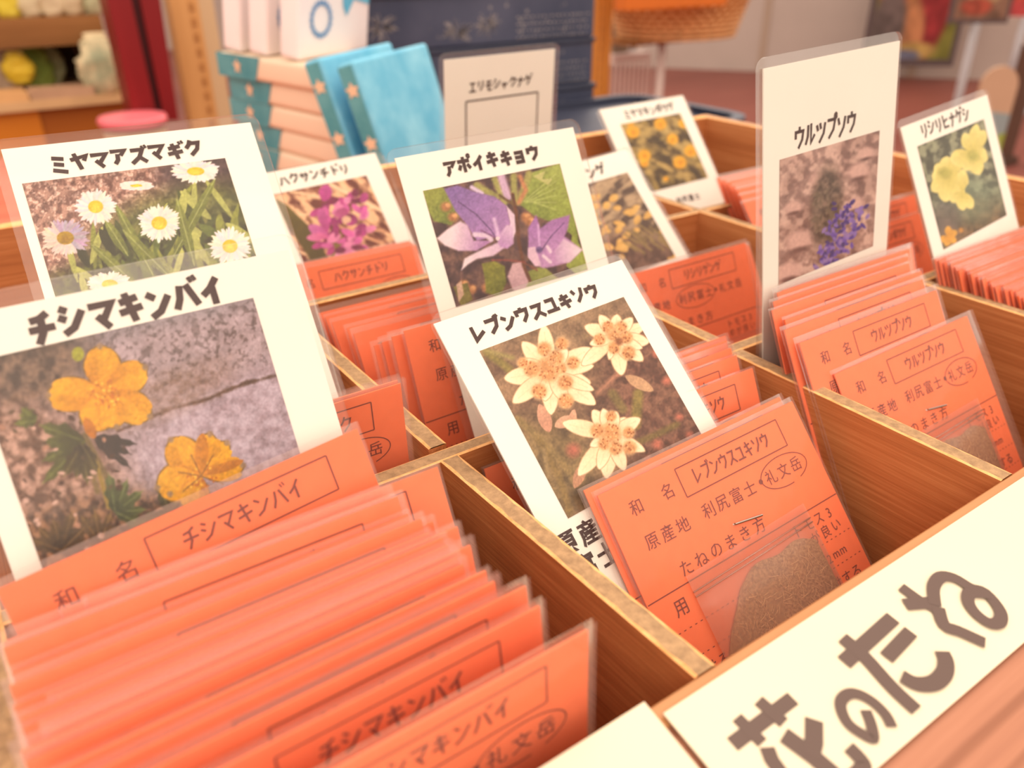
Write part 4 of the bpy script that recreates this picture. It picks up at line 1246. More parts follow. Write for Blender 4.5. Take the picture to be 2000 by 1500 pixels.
mb = MB(); mb.mesh([sl(a, -b, .0068) for a, b, c in flat.v], flat.f); mb.build('brush_lettering', M['sign_ink'], sign, SO)
mb = MB(); sign_sheet(mb, -.15, .629, -.022, .26, .014)
o = mb.build('paper_sheet', M['signpaper'], None, sl(.2, .26))
tag(o, 'blank white paper sheet on the box front, left of the lettered sign', 'paper sheet')

# ---------------------------------------------------------------- table
TB = (2.2, 4.0, -7.6)
tab = thing('table', 'reddish wooden table carrying the seed box and stacked packages', 'table', TB)
mb = MB(); mb.box((-1.5, -.6, -.8), (5.95, 8.4, -.60)); mb.build('tabletop', M['table'], tab, TB, bevel=.02)
mb = MB(); mb.box((-1.2, -.3, -1.5), (5.7, -.2, -.8)); mb.box((-1.2, 8.0, -1.5), (5.7, 8.1, -.8)); mb.box((-1.3, -.3, -1.5), (-1.2, 8.1, -.8)); mb.box((5.6, -.2, -1.5), (5.7, 8.0, -.8)); mb.build('apron', M['table'], tab, TB)
for x, y in ((-1.2, -.2), (5.2, -.2), (-1.2, 7.6), (5.2, 7.6)):
    mb = MB(); mb.box((x, y, -7.49), (x + .4, y + .4, -.8)); mb.build('leg', M['table'], tab, TB)

# ---------------------------------------------------------------- room
FZ = -7.5
M['floor'] = wood('red_floorboards', [(116, 60, 52), (136, 74, 64), (150, 86, 74)], 'x', 12, .8, .45, .05)
M['wall'] = plain('beige_wall', (192, 174, 164), .8, .04, 3)
mb = MB(); mb.box((-60, -40, FZ - .5), (120, 120, FZ)); structure(mb.build('floor', M['floor'], None, (0, 0, FZ)))
wn = np.array([.80, .60, 0]); wu = np.array([.60, -.80, 0])
wc = wn * 68.0
mb = MB(); mb.box((-95, 0, FZ), (60, 1.0, 15), basis=(wu, wn, (0, 0, 1)), org=wc); structure(mb.build('wall_back', M['wall'], None, (wc[0], wc[1], FZ)))
# shallow vertical panel joints of the back wall
mb = MB()
for k in (-3.0, 7.5):
    mb.box((k, -.12, FZ), (k + .5, 0, 15), basis=(wu, wn, (0, 0, 1)), org=wc)
structure(mb.build('trim_1', plain('wall_strip', (178, 154, 136), .8, .03, 5), None, (wc[0], wc[1], FZ)))

# ---------------------------------------------------------------- blue and white packages behind the box
M['pkblue'] = mottled('sky_blue_wrap', (92, 172, 206), (128, 196, 222), 25, .5)
M['pkteal'] = mottled('teal_wrap', (70, 138, 150), (104, 166, 174), 20, .5)
M['pkwhite'] = plain('cream_wrap', (232, 208, 182), .55, .03, 20)
M['pkwhite2'] = plain('white_wrap', (240, 232, 232), .5, .02, 20)
M['pkring'] = plain('blue_print', (112, 156, 200), .5, .04, 60)
M['pkpeach'] = plain('peach_print', (224, 190, 158), .5, .03, 60)

def star(mb, c, a, b, r, mi):
    c, a, b = (np.array(k, float) for k in (c, a, b))
    pts = []
    for k in range(10):
        t = math.pi / 2 + k * math.pi / 5; q = r if k % 2 == 0 else r * .5
        pts.append(c + a * q * math.cos(t) + b * q * math.sin(t))
    mb.face(pts, mi)

def pillow_pack(mb, org, ux, uy, uz, Lx, Ly, Lz, r=.03, mi=0):
    """soft-edged flat package: rounded box spanned by three axes"""
    ux, uy, uz = (np.array(k, float) for k in (ux, uy, uz))
    bm = bmesh.new()
    bmesh.ops.create_cube(bm, size=1)
    bmesh.ops.scale(bm, vec=(Lx, Ly, Lz), verts=bm.verts)
    bmesh.ops.bevel(bm, geom=bm.edges[:], offset=r, segments=3, affect='EDGES', profile=.6)
    bm.verts.index_update()
    c = np.array(org, float)
    vv = [c + ux * (p.co.x + Lx / 2) + uy * (p.co.y + Ly / 2) + uz * (p.co.z + Lz / 2) for p in bm.verts]
    ff = [tuple(q.index for q in f.verts) for f in bm.faces]
    bm.free()
    mb.mesh(vv, ff, mi)

# flat stack: long side runs away from the camera
SN = np.array([2.10, 5.0, 0]); su = np.array([-.2, .98, 0]); sw = np.array([.98, .2, 0]); up = np.array([0, 0, 1.0])
NL = ['lowest', 'second', 'third', 'fourth', 'fifth', 'topmost']
for k in range(6):
    z0 = -.60 + k * .158
    q = R(k + 11)
    org = SN + np.array([.045 * (5 - k) * .35 + q.uniform(-.03, .03), q.uniform(-.04, .04), z0])
    t = thing('wrapped_package', 'flat cream package with teal end, %s in the stack behind the box' % (NL[k] if k in (0, 5) else NL[k] + ' from the bottom'), 'package', tuple(org), 'flat packages in the stack')
    mb = MB(); pillow_pack(mb, org, su, sw, up, 1.34, .62, .155, .035); mb.build('wrapper', M['pkwhite'], t, tuple(org), smooth=True)
    mb = MB()
    e = .004
    f = lambda a, b: tuple(org + su * a - sw * e + up * b)
    mb.face([f(.84, .0), f(.76, .155), f(1.34, .155), f(1.34, .0)][::-1], 0)
    mb.face([f(1.34, .0), f(1.34, .155), tuple(org + su * 1.345 + sw * .62 + up * .155), tuple(org + su * 1.345 + sw * .62)], 0)
    star(mb, org + su * 1.06 - sw * (e * 2) + up * .08, su, up, .055, 1)
    mb.build('teal_end_band', [M['pkteal'], M['pkpeach']], t, tuple(org))

# two standing sky-blue packages leaning on the stack
bu = np.array([math.cos(math.radians(36)), math.sin(math.radians(36)), 0]); bn = np.array([bu[1], -bu[0], 0])
for k, (px, py, yy) in enumerate(((625, 122, 4.86), (690, 128, 4.62))):
    tl = at(px, py, yy)
    hgt = tl[2] + .60
    org = np.array([tl[0], tl[1], -.60])
    lab = ['sky-blue package standing against the cream stack, farther of two', 'sky-blue package standing upright, nearer of two, beside the pale empty-frame card'][k]
    t = thing('wrapped_package', lab, 'package', tuple(org), 'standing blue packages')
    bl = math.radians(17); upb = up * math.cos(bl) - bn * math.sin(bl); bth = -bn * math.cos(bl) - up * math.sin(bl)
    hgt = hgt / math.cos(bl); org = tl - upb * hgt + up * .03
    t.location = W(org)
    mb = MB(); pillow_pack(mb, org, bu, bth, upb, 1.02 if k else .94, .13, hgt, .03); mb.build('wrapper', M['pkblue'], t, tuple(org), smooth=True)
    mb = MB()
    g = lambda a, b: tuple(org + bth * a - bu * .004 + upb * b)
    mb.face([g(0.02, .02), g(0.02, hgt - .02), g(.115, hgt - .02), g(.115, .02)], 0)
    star(mb, org + bth * .065 - bu * .008 + upb * (hgt * .55), bth, upb, .05, 1)
    star(mb, org + bth * .065 - bu * .008 + upb * (hgt * .85), bth, upb, .05, 1)
    mb.build('printed_spine', [M['pkteal'], M['pkpeach']], t, tuple(org))

# three white packages standing on the stack
zt = -.60 + 6 * .158
for k, (a, dpt) in enumerate(((1.08, .34), (.74, .34), (.36, .34))):
    wu2 = np.array([math.cos(math.radians(30)), math.sin(math.radians(30)), 0]); wn2 = np.array([wu2[1], -wu2[0], 0])
    tilt = math.radians(9)
    upv = up * math.cos(tilt) - wn2 * (-math.sin(tilt))
    org = SN + su * a + sw * .03 + np.array([0, 0, zt])
    lab = ['white package standing on the stack, leftmost of three', 'white package standing on the stack, middle of three', 'white package with blue ring print, rightmost of three on the stack'][k]
    t = thing('wrapped_package', lab, 'package', tuple(org), 'white packages on the stack')
    dpv = -np.cross(upv, wu2) * -1.0
    nrm = np.cross(wu2, upv)
    mb = MB(); pillow_pack(mb, org, wu2, -nrm, upv, .78, .16, .85, .03); mb.build('wrapper', M['pkwhite2'], t, tuple(org), smooth=True)
    mb = MB()
    c = org + wu2 * .22 + upv * .24 + nrm * .006
    for j in range(18):
        a0 = j / 18 * 6.283
        star(mb, c + wu2 * .105 * math.cos(a0) + upv * .105 * math.sin(a0), wu2, upv, .022, 0)
    for j in range(24):
        a0, a1 = j / 24 * 6.283, (j + 1) / 24 * 6.283
        for r0, r1 in ((.085, .10),):
            mb.face([c + r0 * (wu2 * math.cos(a0) + upv * math.sin(a0)), c + r1 * (wu2 * math.cos(a0) + upv * math.sin(a0)), c + r1 * (wu2 * math.cos(a1) + upv * math.sin(a1)), c + r0 * (wu2 * math.cos(a1) + upv * math.sin(a1))][::-1], 0)
    h = lambda x, y: org + wu2 * x + upv * y + nrm * .005
    mb.face([h(.46, .30), h(.50, .24), h(.58, .34), h(.76, .30), h(.76, .83), h(.40, .83), h(.44, .5)], 1)
    mb.build('blue_print', [M['pkring'], M['pkblue']], t, tuple(org))

# ---------------------------------------------------------------- dark blue boxes
def navy_mat():
    m, nt, b = new_mat('navy_printed_wrap')
    N, L = nt.nodes, nt.links
    tc = N.new('ShaderNodeTexCoord')
    nz = N.new('ShaderNodeTexNoise'); nz.inputs['Scale'].default_value = 9; nz.inputs['Detail'].default_value = 6
    rp = N.new('ShaderNodeValToRGB')
    rp.color_ramp.elements[0].position = .38; rp.color_ramp.elements[0].color = rgba((36, 46, 72))
    rp.color_ramp.elements[1].position = .68; rp.color_ramp.elements[1].color = rgba((70, 74, 96))
    vo = N.new('ShaderNodeTexVoronoi'); vo.inputs['Scale'].default_value = 90
    r2 = N.new('ShaderNodeValToRGB')
    r2.color_ramp.elements[0].position = .10; r2.color_ramp.elements[0].color = (1, 1, 1, 1)
    r2.color_ramp.elements[1].position = .22; r2.color_ramp.elements[1].color = (0, 0, 0, 1)
    n3 = N.new('ShaderNodeTexNoise'); n3.inputs['Scale'].default_value = 7; n3.inputs['Detail'].default_value = 1
    r3 = N.new('ShaderNodeValToRGB')
    r3.color_ramp.elements[0].position = .48; r3.color_ramp.elements[1].position = .62
    mu = N.new('ShaderNodeMath'); mu.operation = 'MULTIPLY'
    mu2 = N.new('ShaderNodeMath'); mu2.operation = 'MULTIPLY'; mu2.inputs[1].default_value = .55
    mx = N.new('ShaderNodeMixRGB'); mx.inputs['Color2'].default_value = rgba((158, 150, 146))
    for n_ in (nz, vo, n3):
        L.new(tc.outputs['Object'], n_.inputs['Vector'])
    L.new(nz.outputs['Fac'], rp.inputs['Fac']); L.new(vo.outputs['Distance'], r2.inputs['Fac']); L.new(n3.outputs['Fac'], r3.inputs['Fac'])
    L.new(r2.outputs['Color'], mu.inputs[0]); L.new(r3.outputs['Color'], mu.inputs[1]); L.new(mu.outputs[0], mu2.inputs[0])
    L.new(mu2.outputs[0], mx.inputs['Fac']); L.new(rp.outputs['Color'], mx.inputs['Color1'])
    L.new(mx.outputs['Color'], b.inputs['Base Color'])
    b.inputs['Roughness'].default_value = .45
    return m
M['navy'] = navy_mat()
M['navydark'] = plain('plain_navy_lid', (52, 56, 74), .45, .08, 30)
M['palemark'] = plain('pale_print', (142, 136, 138), .6, .2, 40)
NAVX = (2.75, 5.42)
zs = (-.60, -.17, .24, .68)
for k in range(3):
    org = (NAVX[0], 6.4, zs[k])
    t = thing('navy_box', 'dark blue printed box, %s of three stacked behind the packages' % ('bottom', 'middle', 'top')[k], 'box', org, 'stacked dark blue boxes')
    mb = MB(); mb.box((NAVX[0] + .02 * k, 6.4 + .02 * (k % 2), zs[k]), (NAVX[1] - .015 * k, 7.6, zs[k + 1] - .02)); mb.build('carton', M['navy'], t, org, bevel=.015)
    mb = MB(); mb.box((NAVX[0] - .01 + .02 * k, 6.375 + .02 * (k % 2), zs[k + 1] - .05), (NAVX[1] + .01 - .015 * k, 7.62, zs[k + 1] - .004)); mb.build('lid', M['navydark'], t, org, bevel=.012)
    mb = MB()
    q = R(40 + k)
    yf = 6.4 + .02 * (k % 2) - .003
    for r_ in range(4):
        zz = zs[k] + .03 + r_ * .055
        x = NAVX[0] + 1.75
        while x < NAVX[1] - .12:
            L = q.uniform(.012, .035)
            mb.face([(x, yf, zz), (x + L, yf, zz), (x + L, yf, zz + .012), (x, yf, zz + .012)])
            x += L + q.uniform(.012, .03)
    mb.build('printed_rows', M['palemark'], t, org)
    for c in range(3):           # pale firework-like print
        mb = MB()
        cx, cz = NAVX[0] + q.uniform(.2, 1.7), zs[k] + q.uniform(.1, .28)
        for j in range(46):
            a = q.uniform(0, 6.28); r0, r1 = q.uniform(.01, .05), q.uniform(.06, .17)
            d = np.array([math.cos(a), 0, .7 * math.sin(a)]); p_ = np.array([-.7 * math.sin(a), 0, math.cos(a)]) * .0035
            c0 = np.array([cx, yf - .001, cz])
            pts = [c0 + d * r0 - p_, c0 + d * r1 - p_, c0 + d * r1 + p_, c0 + d * r0 + p_]
            if all(zs[k] + .01 < p[2] < zs[k + 1] - .12 for p in pts):
                mb.face(pts)
        if mb.f:
            mb.build('pale_print', M['palemark'], t, org)
org = (5.0, 5.5, -.60)
t = thing('navy_tray', 'low dark blue tray with rounded end on the table behind the box corner', 'tray', org)
mb = MB()
slab_pts = rounded(3.6, 5.86, 4.75, 6.3, .28, 6)
slab(mb, slab_pts, -.60, -.36)
mb.build('tray_body', M['navydark'], t, org)
mb = MB()
outer, inner = rounded(3.58, 5.88, 4.73, 6.32, .29, 6), rounded(3.68, 5.78, 4.83, 6.22, .2, 6)
n = len(outer)
for i in range(n):
    j = (i + 1) % n
    mb.face([(*outer[i], -.36), (*outer[j], -.36), (*outer[j], -.30), (*outer[i], -.30)])
    mb.face([(*outer[i], -.30), (*outer[j], -.30), (*inner[j], -.30), (*inner[i], -.30)])
    mb.face([(*inner[i], -.30), (*inner[j], -.30), (*inner[j], -.36), (*inner[i], -.36)])
mb.build('rim', M['navydark'], t, org)

# ---------------------------------------------------------------- far shop fittings on the right
M['pine'] = wood('golden_pine', [(186, 116, 44), (214, 142, 62), (226, 158, 78)], 'z', 60, 4, .5, .05)
M['slot'] = plain('dark_slot', (172, 116, 64), .7, .05, 20)
M['wicker'] = wood('wicker', [(170, 100, 50), (196, 126, 70), (214, 146, 88)], 'x', 40, 20, .6, .5)
M['strand'] = plain('wicker_strand', (240, 182, 124), .5, .12, 30)
M['orangebox'] = plain('orange_card', (222, 116, 34), .5, .04, 20)
M['whitemetal'] = plain('white_metal', (228, 208, 200), .4, .02, 20)
M['greymetal'] = plain('grey_metal', (176, 168, 170), .35, .02, 20)
M['darkmetal'] = plain('dark_grey_metal', (92, 76, 76), .5, .04, 20)

pb = at(1167, 0, 24.0); pt_ = at(1203, 0, 24.0)
org = ((pb[0] + pt_[0]) / 2, 24.0, FZ)
t = thing('slotted_post', 'golden wooden slotted post right of the dark blue boxes', 'post', org)
pw = (pt_[0] - pb[0]) * .80
mb = MB(); mb.box((pb[0], 24.0, FZ), (pb[0] + pw * .65, 24.6, 4)); mb.box((pb[0] + pw * .72, 23.95, FZ), (pb[0] + pw, 24.6, 4)); mb.box((pb[0] + pw * .6, 24.2, FZ), (pb[0] + pw * .8, 24.6, 4)); mb.build('upright', M['pine'], t, org)
mb = MB()
for k in range(30):
    z = -6 + k * .33
    mb.box((pb[0] + pw * .28, 23.98, z), (pb[0] + pw * .38, 24.02, z + .17))
mb.build('slot_row', M['slot'], t, org)

# wicker basket on a white wire stand
bc = at(1345, 40, 24.0)
def basket():
    org = (bc[0], 24.0, bc[2] - 1.3)
    t = thing('wicker_basket', 'round wicker basket on a white stand near the back wall', 'basket', org)
    mb = MB()
    rx = 3.1
    zb = at(1440, 66, 24.0)[2]
    prof = [(0.01, zb), (rx * .62, zb - .02), (rx * .72, zb + .06), (rx * .82, zb + .5), (rx * .93, zb + 1.2), (rx, zb + 1.9), (rx * 1.02, zb + 2.0), (rx * .97, zb + 1.95), (rx * .80, zb + .55), (0.01, zb + .3)]
    mb.lathe(prof, (bc[0], 24.6, 0), 56, 0, 1.0, .8)
    mb.build('basket_wall', M['wicker'], t, org, smooth=True)
    mb = MB()
    for k in range(11):
        z = zb + .1 + k * .18
        r0 = rx * (.765 + .020 * k) + .02
        pts = [(bc[0] + (r0 + .09 * (-1) ** (j + k)) * math.cos(j / 72 * 6.2832), 24.6 + .8 * (r0 + .09 * (-1) ** (j + k)) * math.sin(j / 72 * 6.2832), z) for j in range(73)]
        mb.tube(pts, .075, 5)
    mb.build('woven_strand', M['strand'], t, org, smooth=True)
    return zb
zb = basket()
l = at(1200, 0, 22.0); r_ = at(1395, 0, 22.0)
org = (float(l[0]), 22.0, float(at(1300, 14, 22.0)[2]))
t = thing('orange_carton', 'orange carton hanging over the basket edge at the top', 'carton', org)
mb = MB(); mb.box((l[0], 21.4, org[2]), (r_[0], 22.0, org[2] + 1.2)); mb.build('carton_body', M['orangebox'], t, org, bevel=.03)
mb = MB(); mb.box((l[0] - .04, 21.36, org[2] + 1.1), (r_[0] + .04, 22.04, org[2] + 1.25)); mb.build('carton_lid', M['orangebox'], t, org, bevel=.02)
org = (float(at(1286, 185, 24.4)[0]), 24.4, FZ)
t = thing('wire_stand', 'white metal stand with thin legs under the wicker basket', 'stand', org)
for dx, dy in ((0, 0),):
    mb = MB(); mb.tube([(org[0] + dx, 24.4 + dy, FZ), (org[0] + dx, 24.4 + dy, zb - .12)], .17, 12); mb.build('leg', M['whitemetal'], t, org, smooth=True)
mb = MB(); mb.box((org[0] - 1.7, 24.1, zb - .14), (org[0] + 2.5, 26.4, zb - .03)); mb.build('top_plate', M['slot'], t, org)
# white wire rack with small goods left of the stand
a0 = at(1200, 108, 27.0); a1 = at(1268, 150, 27.0)
org = (float(a0[0]), 27.0, FZ)
t = thing('wire_rack', 'white wire rack holding small goods between post and basket', 'rack', org)
mb = MB(); mb.box((a0[0], 27, float(a0[2]) - .35), (a1[0], 28.4, float(a0[2]))); mb.build('shelf_band', M['whitemetal'], t, org)
mb = MB()
for k in range(9):
    x = a0[0] + (a1[0] - a0[0]) * k / 8
    mb.tube([(x, 27.0, FZ), (x, 27.0, float(a0[2]) - .3)], .05, 6)
mb.build('wire', M['whitemetal'], t, org)
for k, (px, py, w, h, c, lab) in enumerate(((1213, 106, .9, 1.4, (150, 130, 110), 'small greyish packet on the white wire rack, left'), (1226, 106, .8, 2.2, (206, 196, 196), 'small white packet on the white wire rack, middle'), (1245, 106, .8, 1.1, (96, 88, 80), 'small dark packet on the white wire rack, right'))):
    q = at(px, py, 27.4); o3 = (float(q[0]), 27.4 + .25 * k, float(a0[2]))
    t = thing('goods_packet', lab, 'packet', o3, 'small goods on the wire rack')
    mb = MB(); mb.box((o3[0] - w / 2, o3[1], o3[2]), (o3[0] + w / 2, o3[1] + .2, o3[2] + h)); mb.build('pouch', plain('pouch_print_%d' % k, c, .6, .2, 4), t, o3, bevel=.06)
    mb = MB(); mb.lathe([(.01, 0), (.22, 0), (.22, .02), (.01, .02)], (0, 0, 0), 16)
    mb.v = [(o3[0] + a, o3[1] - c_ - .01, o3[2] + h * .6 + b) for a, b, c_ in mb.v]
    mb.build('round_sticker', plain('sticker_%d' % k, (226, 168, 80) if k == 1 else (180, 160, 120), .5, 0), t, o3)

# standing picture boards near the wall (plain blurred colour prints)
def board_on_stand(name, label, x0, x1, pyb, yy, c_list, seed, legs=True, hgt=6.5, frame=None):
    a, b = at(x0, pyb, yy), at(x1, pyb, yy)
    zb_ = float(a[2])
    org = (float((a[0] + b[0]) / 2), yy, FZ)
    t = thing(name, label, 'display board', org)
    # the boards face the camera side of the room
    fx = np.array([.78, -.62, 0]); fn = np.array([-.62, -.78, 0])
    c = np.array([org[0], yy, 0]); wdt = abs(b[0] - a[0]) * 1.0
    wdt = np.linalg.norm(np.cross((b - a), np.array([0, 0, 1]))) * .68
    mb = MB(); mb.box((-wdt / 2, -.08, zb_), (wdt / 2, .08, zb_ + hgt), basis=(fx, -fn, (0, 0, 1)), org=c); mb.build('panel', M['darkmetal'] if frame else M['whitemetal'], t, org)
    p = Pic((0, 1, 0, 1), [(0, 0), (100, 0), (100, 100), (0, 100)], 60, 60)
    p.fill(c_list[0])
    q = R(seed)
    p.grain(c_list[0], tuple(v * .75 for v in c_list[0]), 20, seed)
    for (cx, cy, rx, ry, col, ang) in c_list[1:]:
        p.grain(tuple(v * .8 for v in col), col, 9, seed + int(cx), mask=p.region(cx, cy, rx, ry, ang, .3))
    o = p.build('colour_print', t, 0)
    co = np.empty(len(o.data.vertices) * 3); o.data.vertices.foreach_get('co', co); co = co.reshape(-1, 3) / U
    m_ = .06 if frame else .01
    wx = (co[:, :1] - .5) * wdt * (1 - 2 * m_); wz = zb_ + hgt - (co[:, 1:2] * (1 - 2 * m_) + m_) * hgt
    g = c + fx * wx + fn * .09 + np.array([0, 0, 1.0]) * wz - np.array(org)
    o.data.vertices.foreach_set('co', (g * U).ravel()); o.data.flip_normals(); o.data.update()
    if legs:
        mb = MB()
        mb.tube([c + np.array([0, 0, FZ + .1]), c + np.array([0, 0, zb_])], .009 * yy, 12)
        mb.build('pole', M['greymetal'], t, org, smooth=True)
        mb = MB(); mb.lathe([(.02, .2), (1.5, .12), (1.6, 0), (.02, 0)], (org[0], yy, FZ), 32); mb.build('base_plate', M['greymetal'], t, org)
    return t
board_on_stand('display_banner', 'tall banner with green, red and tan print near the back wall', 1690, 1836, 140, 33.0,
               [(138, 132, 60), (50, 22, 34, 34, (196, 136, 74), 0), (66, 62, 22, 40, (176, 60, 62), 12), (20, 40, 18, 16, (190, 96, 80), 0), (46, 72, 16, 30, (210, 140, 96), -10), (18, 70, 20, 36, (122, 104, 100), 0), (56, 92, 26, 8, (206, 166, 96), 0), (40, 97, 24, 6, (128, 128, 150), 0)], 3, legs=False, hgt=7.6, frame=True)
board_on_stand('picture_stand', 'framed picture on a thin grey pole, upper right', 1862, 1948, 50, 17.0,
               [(150, 112, 92), (50, 50, 36, 30, (214, 176, 130), 0), (40, 80, 30, 14, (190, 90, 70), 0), (70, 30, 20, 20, (120, 84, 80), 0), (28, 30, 14, 20, (198, 150, 100), 0)], 9, True, 2.4, True)
board_on_stand('display_banner', 'small red and green print on the wall side, top right corner', 1938, 2060, 40, 24.0,
               [(206, 178, 148), (30, 60, 30, 34, (206, 84, 74), 0), (40, 30, 24, 24, (150, 160, 70), 0), (70, 70, 24, 20, (226, 160, 130), 0), (60, 92, 50, 10, (206, 80, 80), 0)], 14, True, 4.2)
# tan rounded-top figure board at the right edge
q = at(1945, 180, 12.0)
org = (float(q[0]), 12.0, FZ)
t = thing('cutout_board', 'tan round-topped board with pale blue middle at the right edge', 'display board', org)
fx = np.array([.62, -.78, 0]); fn = np.array([-.78, -.62, 0])
c = np.array([org[0], 12.0, 0]); ztop = float(at(1945, 130, 12.0)[2]); hw = .47
def slab_up(outline, thick, mats_name, mat, off=0.0):
    mb = MB()
    f = lambda a, z, d: c + fx * a + fn * d + np.array([0, 0, z])
    n = len(outline)
    mb.face([f(a, z, off + thick) for a, z in outline]); mb.face([f(a, z, off) for a, z in reversed(outline)])
    for i in range(n):
        (a, z), (b, w_) = outline[i], outline[(i + 1) % n]
        mb.face([f(a, z, off), f(b, w_, off), f(b, w_, off + thick), f(a, z, off + thick)])
    return mb.build(mats_name, mat, t, org)
arc = [(hw * math.cos(a), ztop - hw * 1.1 + hw * 1.1 * math.sin(a)) for a in np.linspace(0, math.pi, 16)]
slab_up(arc + [(-hw, FZ), (hw, FZ)], .2, 'panel', plain('tan_board', (196, 158, 130), .6, .04, 6))
slab_up([(hw * .98, ztop - 1.95), (hw * .98, ztop - 1.25), (-hw * .3, ztop - 1.2), (-hw * .3, ztop - 1.95)], .03, 'blue_print', plain('pale_blue_print', (146, 156, 158), .6, .08, 6), .2)
slab_up([(hw * .98, ztop - 2.6), (hw * .98, ztop - 1.75), (0, ztop - 1.95), (0, ztop - 2.6)], .03, 'green_print', plain('yellow_green_print', (150, 160, 66), .6, .2, 6), .235)
q = at(1995, 190, 17.0)
org = (float(q[0]) + .3, 17.0, FZ)
t = thing('dark_post', 'dark brown upright at the far right edge', 'post', org)
mb = MB(); mb.box((q[0] - .12, 17.0, FZ), (q[0] + .7, 17.5, float(at(1995, 92, 17.0)[2]))); mb.build('upright', plain('dark_brown', (96, 66, 52), .6, .06, 10), t, org)
mb = MB(); mb.box((q[0] - .3, 16.8, FZ), (q[0] + .9, 17.7, FZ + .3)); mb.build('foot', plain('dark_brown_foot', (84, 58, 46), .6, .06, 10), t, org)

# ---------------------------------------------------------------- far shop fittings on the left
M['shelf'] = wood('shelf_boards', [(118, 76, 36), (142, 94, 50), (160, 110, 64)], 'x', 30, 2, .6, .05)
M['counter'] = plain('orange_counter', (206, 122, 30), .5, .05, 6)
M['counter2'] = wood('brown_counter', [(160, 88, 26), (178, 102, 34)], 'x', 30, 2, .5, .05)
M['darkback'] = plain('dark_backboard', (62, 40, 26), .8, .1, 8)
M['red'] = wood('dark_red_paint', [(118, 22, 26), (140, 30, 32)], 'z', 30, 2, .45, .05)
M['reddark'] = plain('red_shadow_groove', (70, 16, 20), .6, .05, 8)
YS = 14.0
def A_(px, py, y=YS): return at(px, py, y)
org = (0.4, YS + 1.0, FZ)
t = thing('shop_shelf', 'wooden shop shelf with goods, upper left behind the table', 'shelf', org)
xr = float(A_(212, 100)[0]); xl = -3.0
z1, z2, z3 = float(A_(100, 34)[2]), float(A_(100, 90)[2]), float(A_(100, 152)[2])
z4 = float(A_(100, 205)[2])
mb = MB(); mb.box((xl, YS, z2), (xr, YS + 1.6, z1)); mb.build('upper_board', M['shelf'], t, org)
mb = MB(); mb.box((xl, YS - .35, z4), (xr + .1, YS + 1.6, z4 + .13)); mb.build('lower_board', plain('shelf_edge', (206, 166, 120), .6, .1, 14), t, org)
mb = MB(); mb.box((xl, YS + 1.6, FZ), (xr, YS + 1.75, z1 + 2.2)); mb.build('backboard', M['darkback'], t, org)
mb = MB(); mb.box((xr - .22, YS + .3, z4), (xr, YS + 1.6, z2 + .05)); mb.build('end_panel', M['shelf'], t, org)
mb = MB(); mb.box((xl, YS - .2, FZ), (float(A_(75, 230)[0]), YS + 1.4, z4 - .02)); mb.build('orange_front', M['counter'], t, org)
mb = MB(); mb.box((float(A_(75, 230)[0]), YS - .15, FZ), (xr + .05, YS + 1.4, z4 - .02)); mb.build('brown_front', M['counter2'], t, org)

def bundle(name, label, cat, px, py, y, w, h, cols, seed, grp, bottom):
    """small crinkled bag of goods: lumpy pouch with a gathered top"""
    q = A_(px, py, y)
    o3 = (float(q[0]), y, bottom)
    t = thing(name, label, cat, o3, grp)
    r = R(seed)
    mb = MB()
    n, m = 18, 10
    vv, ff = [], []
    for j in range(m + 1):
        s = j / m
        rad = (math.sin(math.pi * min(1, .12 + s * .8)) ** .6) * (1 - .12 * s)
        for i in range(n):
            a = i / n * 6.2832
            k = 1 + .24 * r.uniform(-1, 1)
            vv.append((o3[0] + w / 2 * rad * k * math.cos(a), o3[1] + w * .3 * rad * k * math.sin(a), o3[2] + h * s))
    for j in range(m):
        for i in range(n):
            ff.append((j * n + i, j * n + (i + 1) % n, (j + 1) * n + (i + 1) % n, (j + 1) * n + i))
    ff.append(tuple(range(n - 1, -1, -1))); ff.append(tuple(m * n + i for i in range(n)))
    mb.mesh(vv, ff)
    mb.build('bag', mottled(name + '_print_%d' % seed, cols[0], cols[1], 22, .5), t, o3, smooth=True)
    mb = MB()
    mb.lathe([(w * .30, -h * .04), (w * .22, .01), (w * .26, h * .07), (w * .22, h * .08), (w * .1, .01)], (o3[0], o3[1], o3[2] + h * .97), 14, 0, 1, .5)
    mb.build('gathered_top', mottled(name + '_top_%d' % seed, cols[1], cols[2], 25, .5), t, o3, smooth=True)
GR = 'bagged goods on the shop shelf'
bundle('goods_bag', 'yellow bag on the lower shelf, left', 'bag', 32, 120, YS + .25, .42, .42, ((206, 168, 40), (236, 206, 70), (230, 210, 160)), 1, GR, z4 + .13 + .16)
bundle('goods_bag', 'green bag on the lower shelf, right of the yellow one', 'bag', 62, 112, YS + .75, .55, .62, ((116, 140, 56), (160, 180, 96), (196, 206, 150)), 2, GR, z4 + .13)
bundle('goods_bag', 'pale green bag on the lower shelf, beside the dark gap', 'bag', 92, 112, YS + 1.0, .42, .6, ((150, 160, 110), (206, 206, 170), (226, 220, 190)), 3, GR, z4 + .13)
bundle('goods_bag', 'grey-white bag at the left edge of the lower shelf', 'bag', 6, 115, YS + .7, .5, .75, ((186, 160, 136), (226, 200, 176), (206, 190, 170)), 4, GR, z4 + .13)
bundle('goods_bag', 'pale bag with green print beside the dark red post', 'bag', 200, 140, YS - .24, .62, .78, ((150, 156, 126), (236, 214, 172), (226, 206, 166)), 5, GR, z4 + .13)
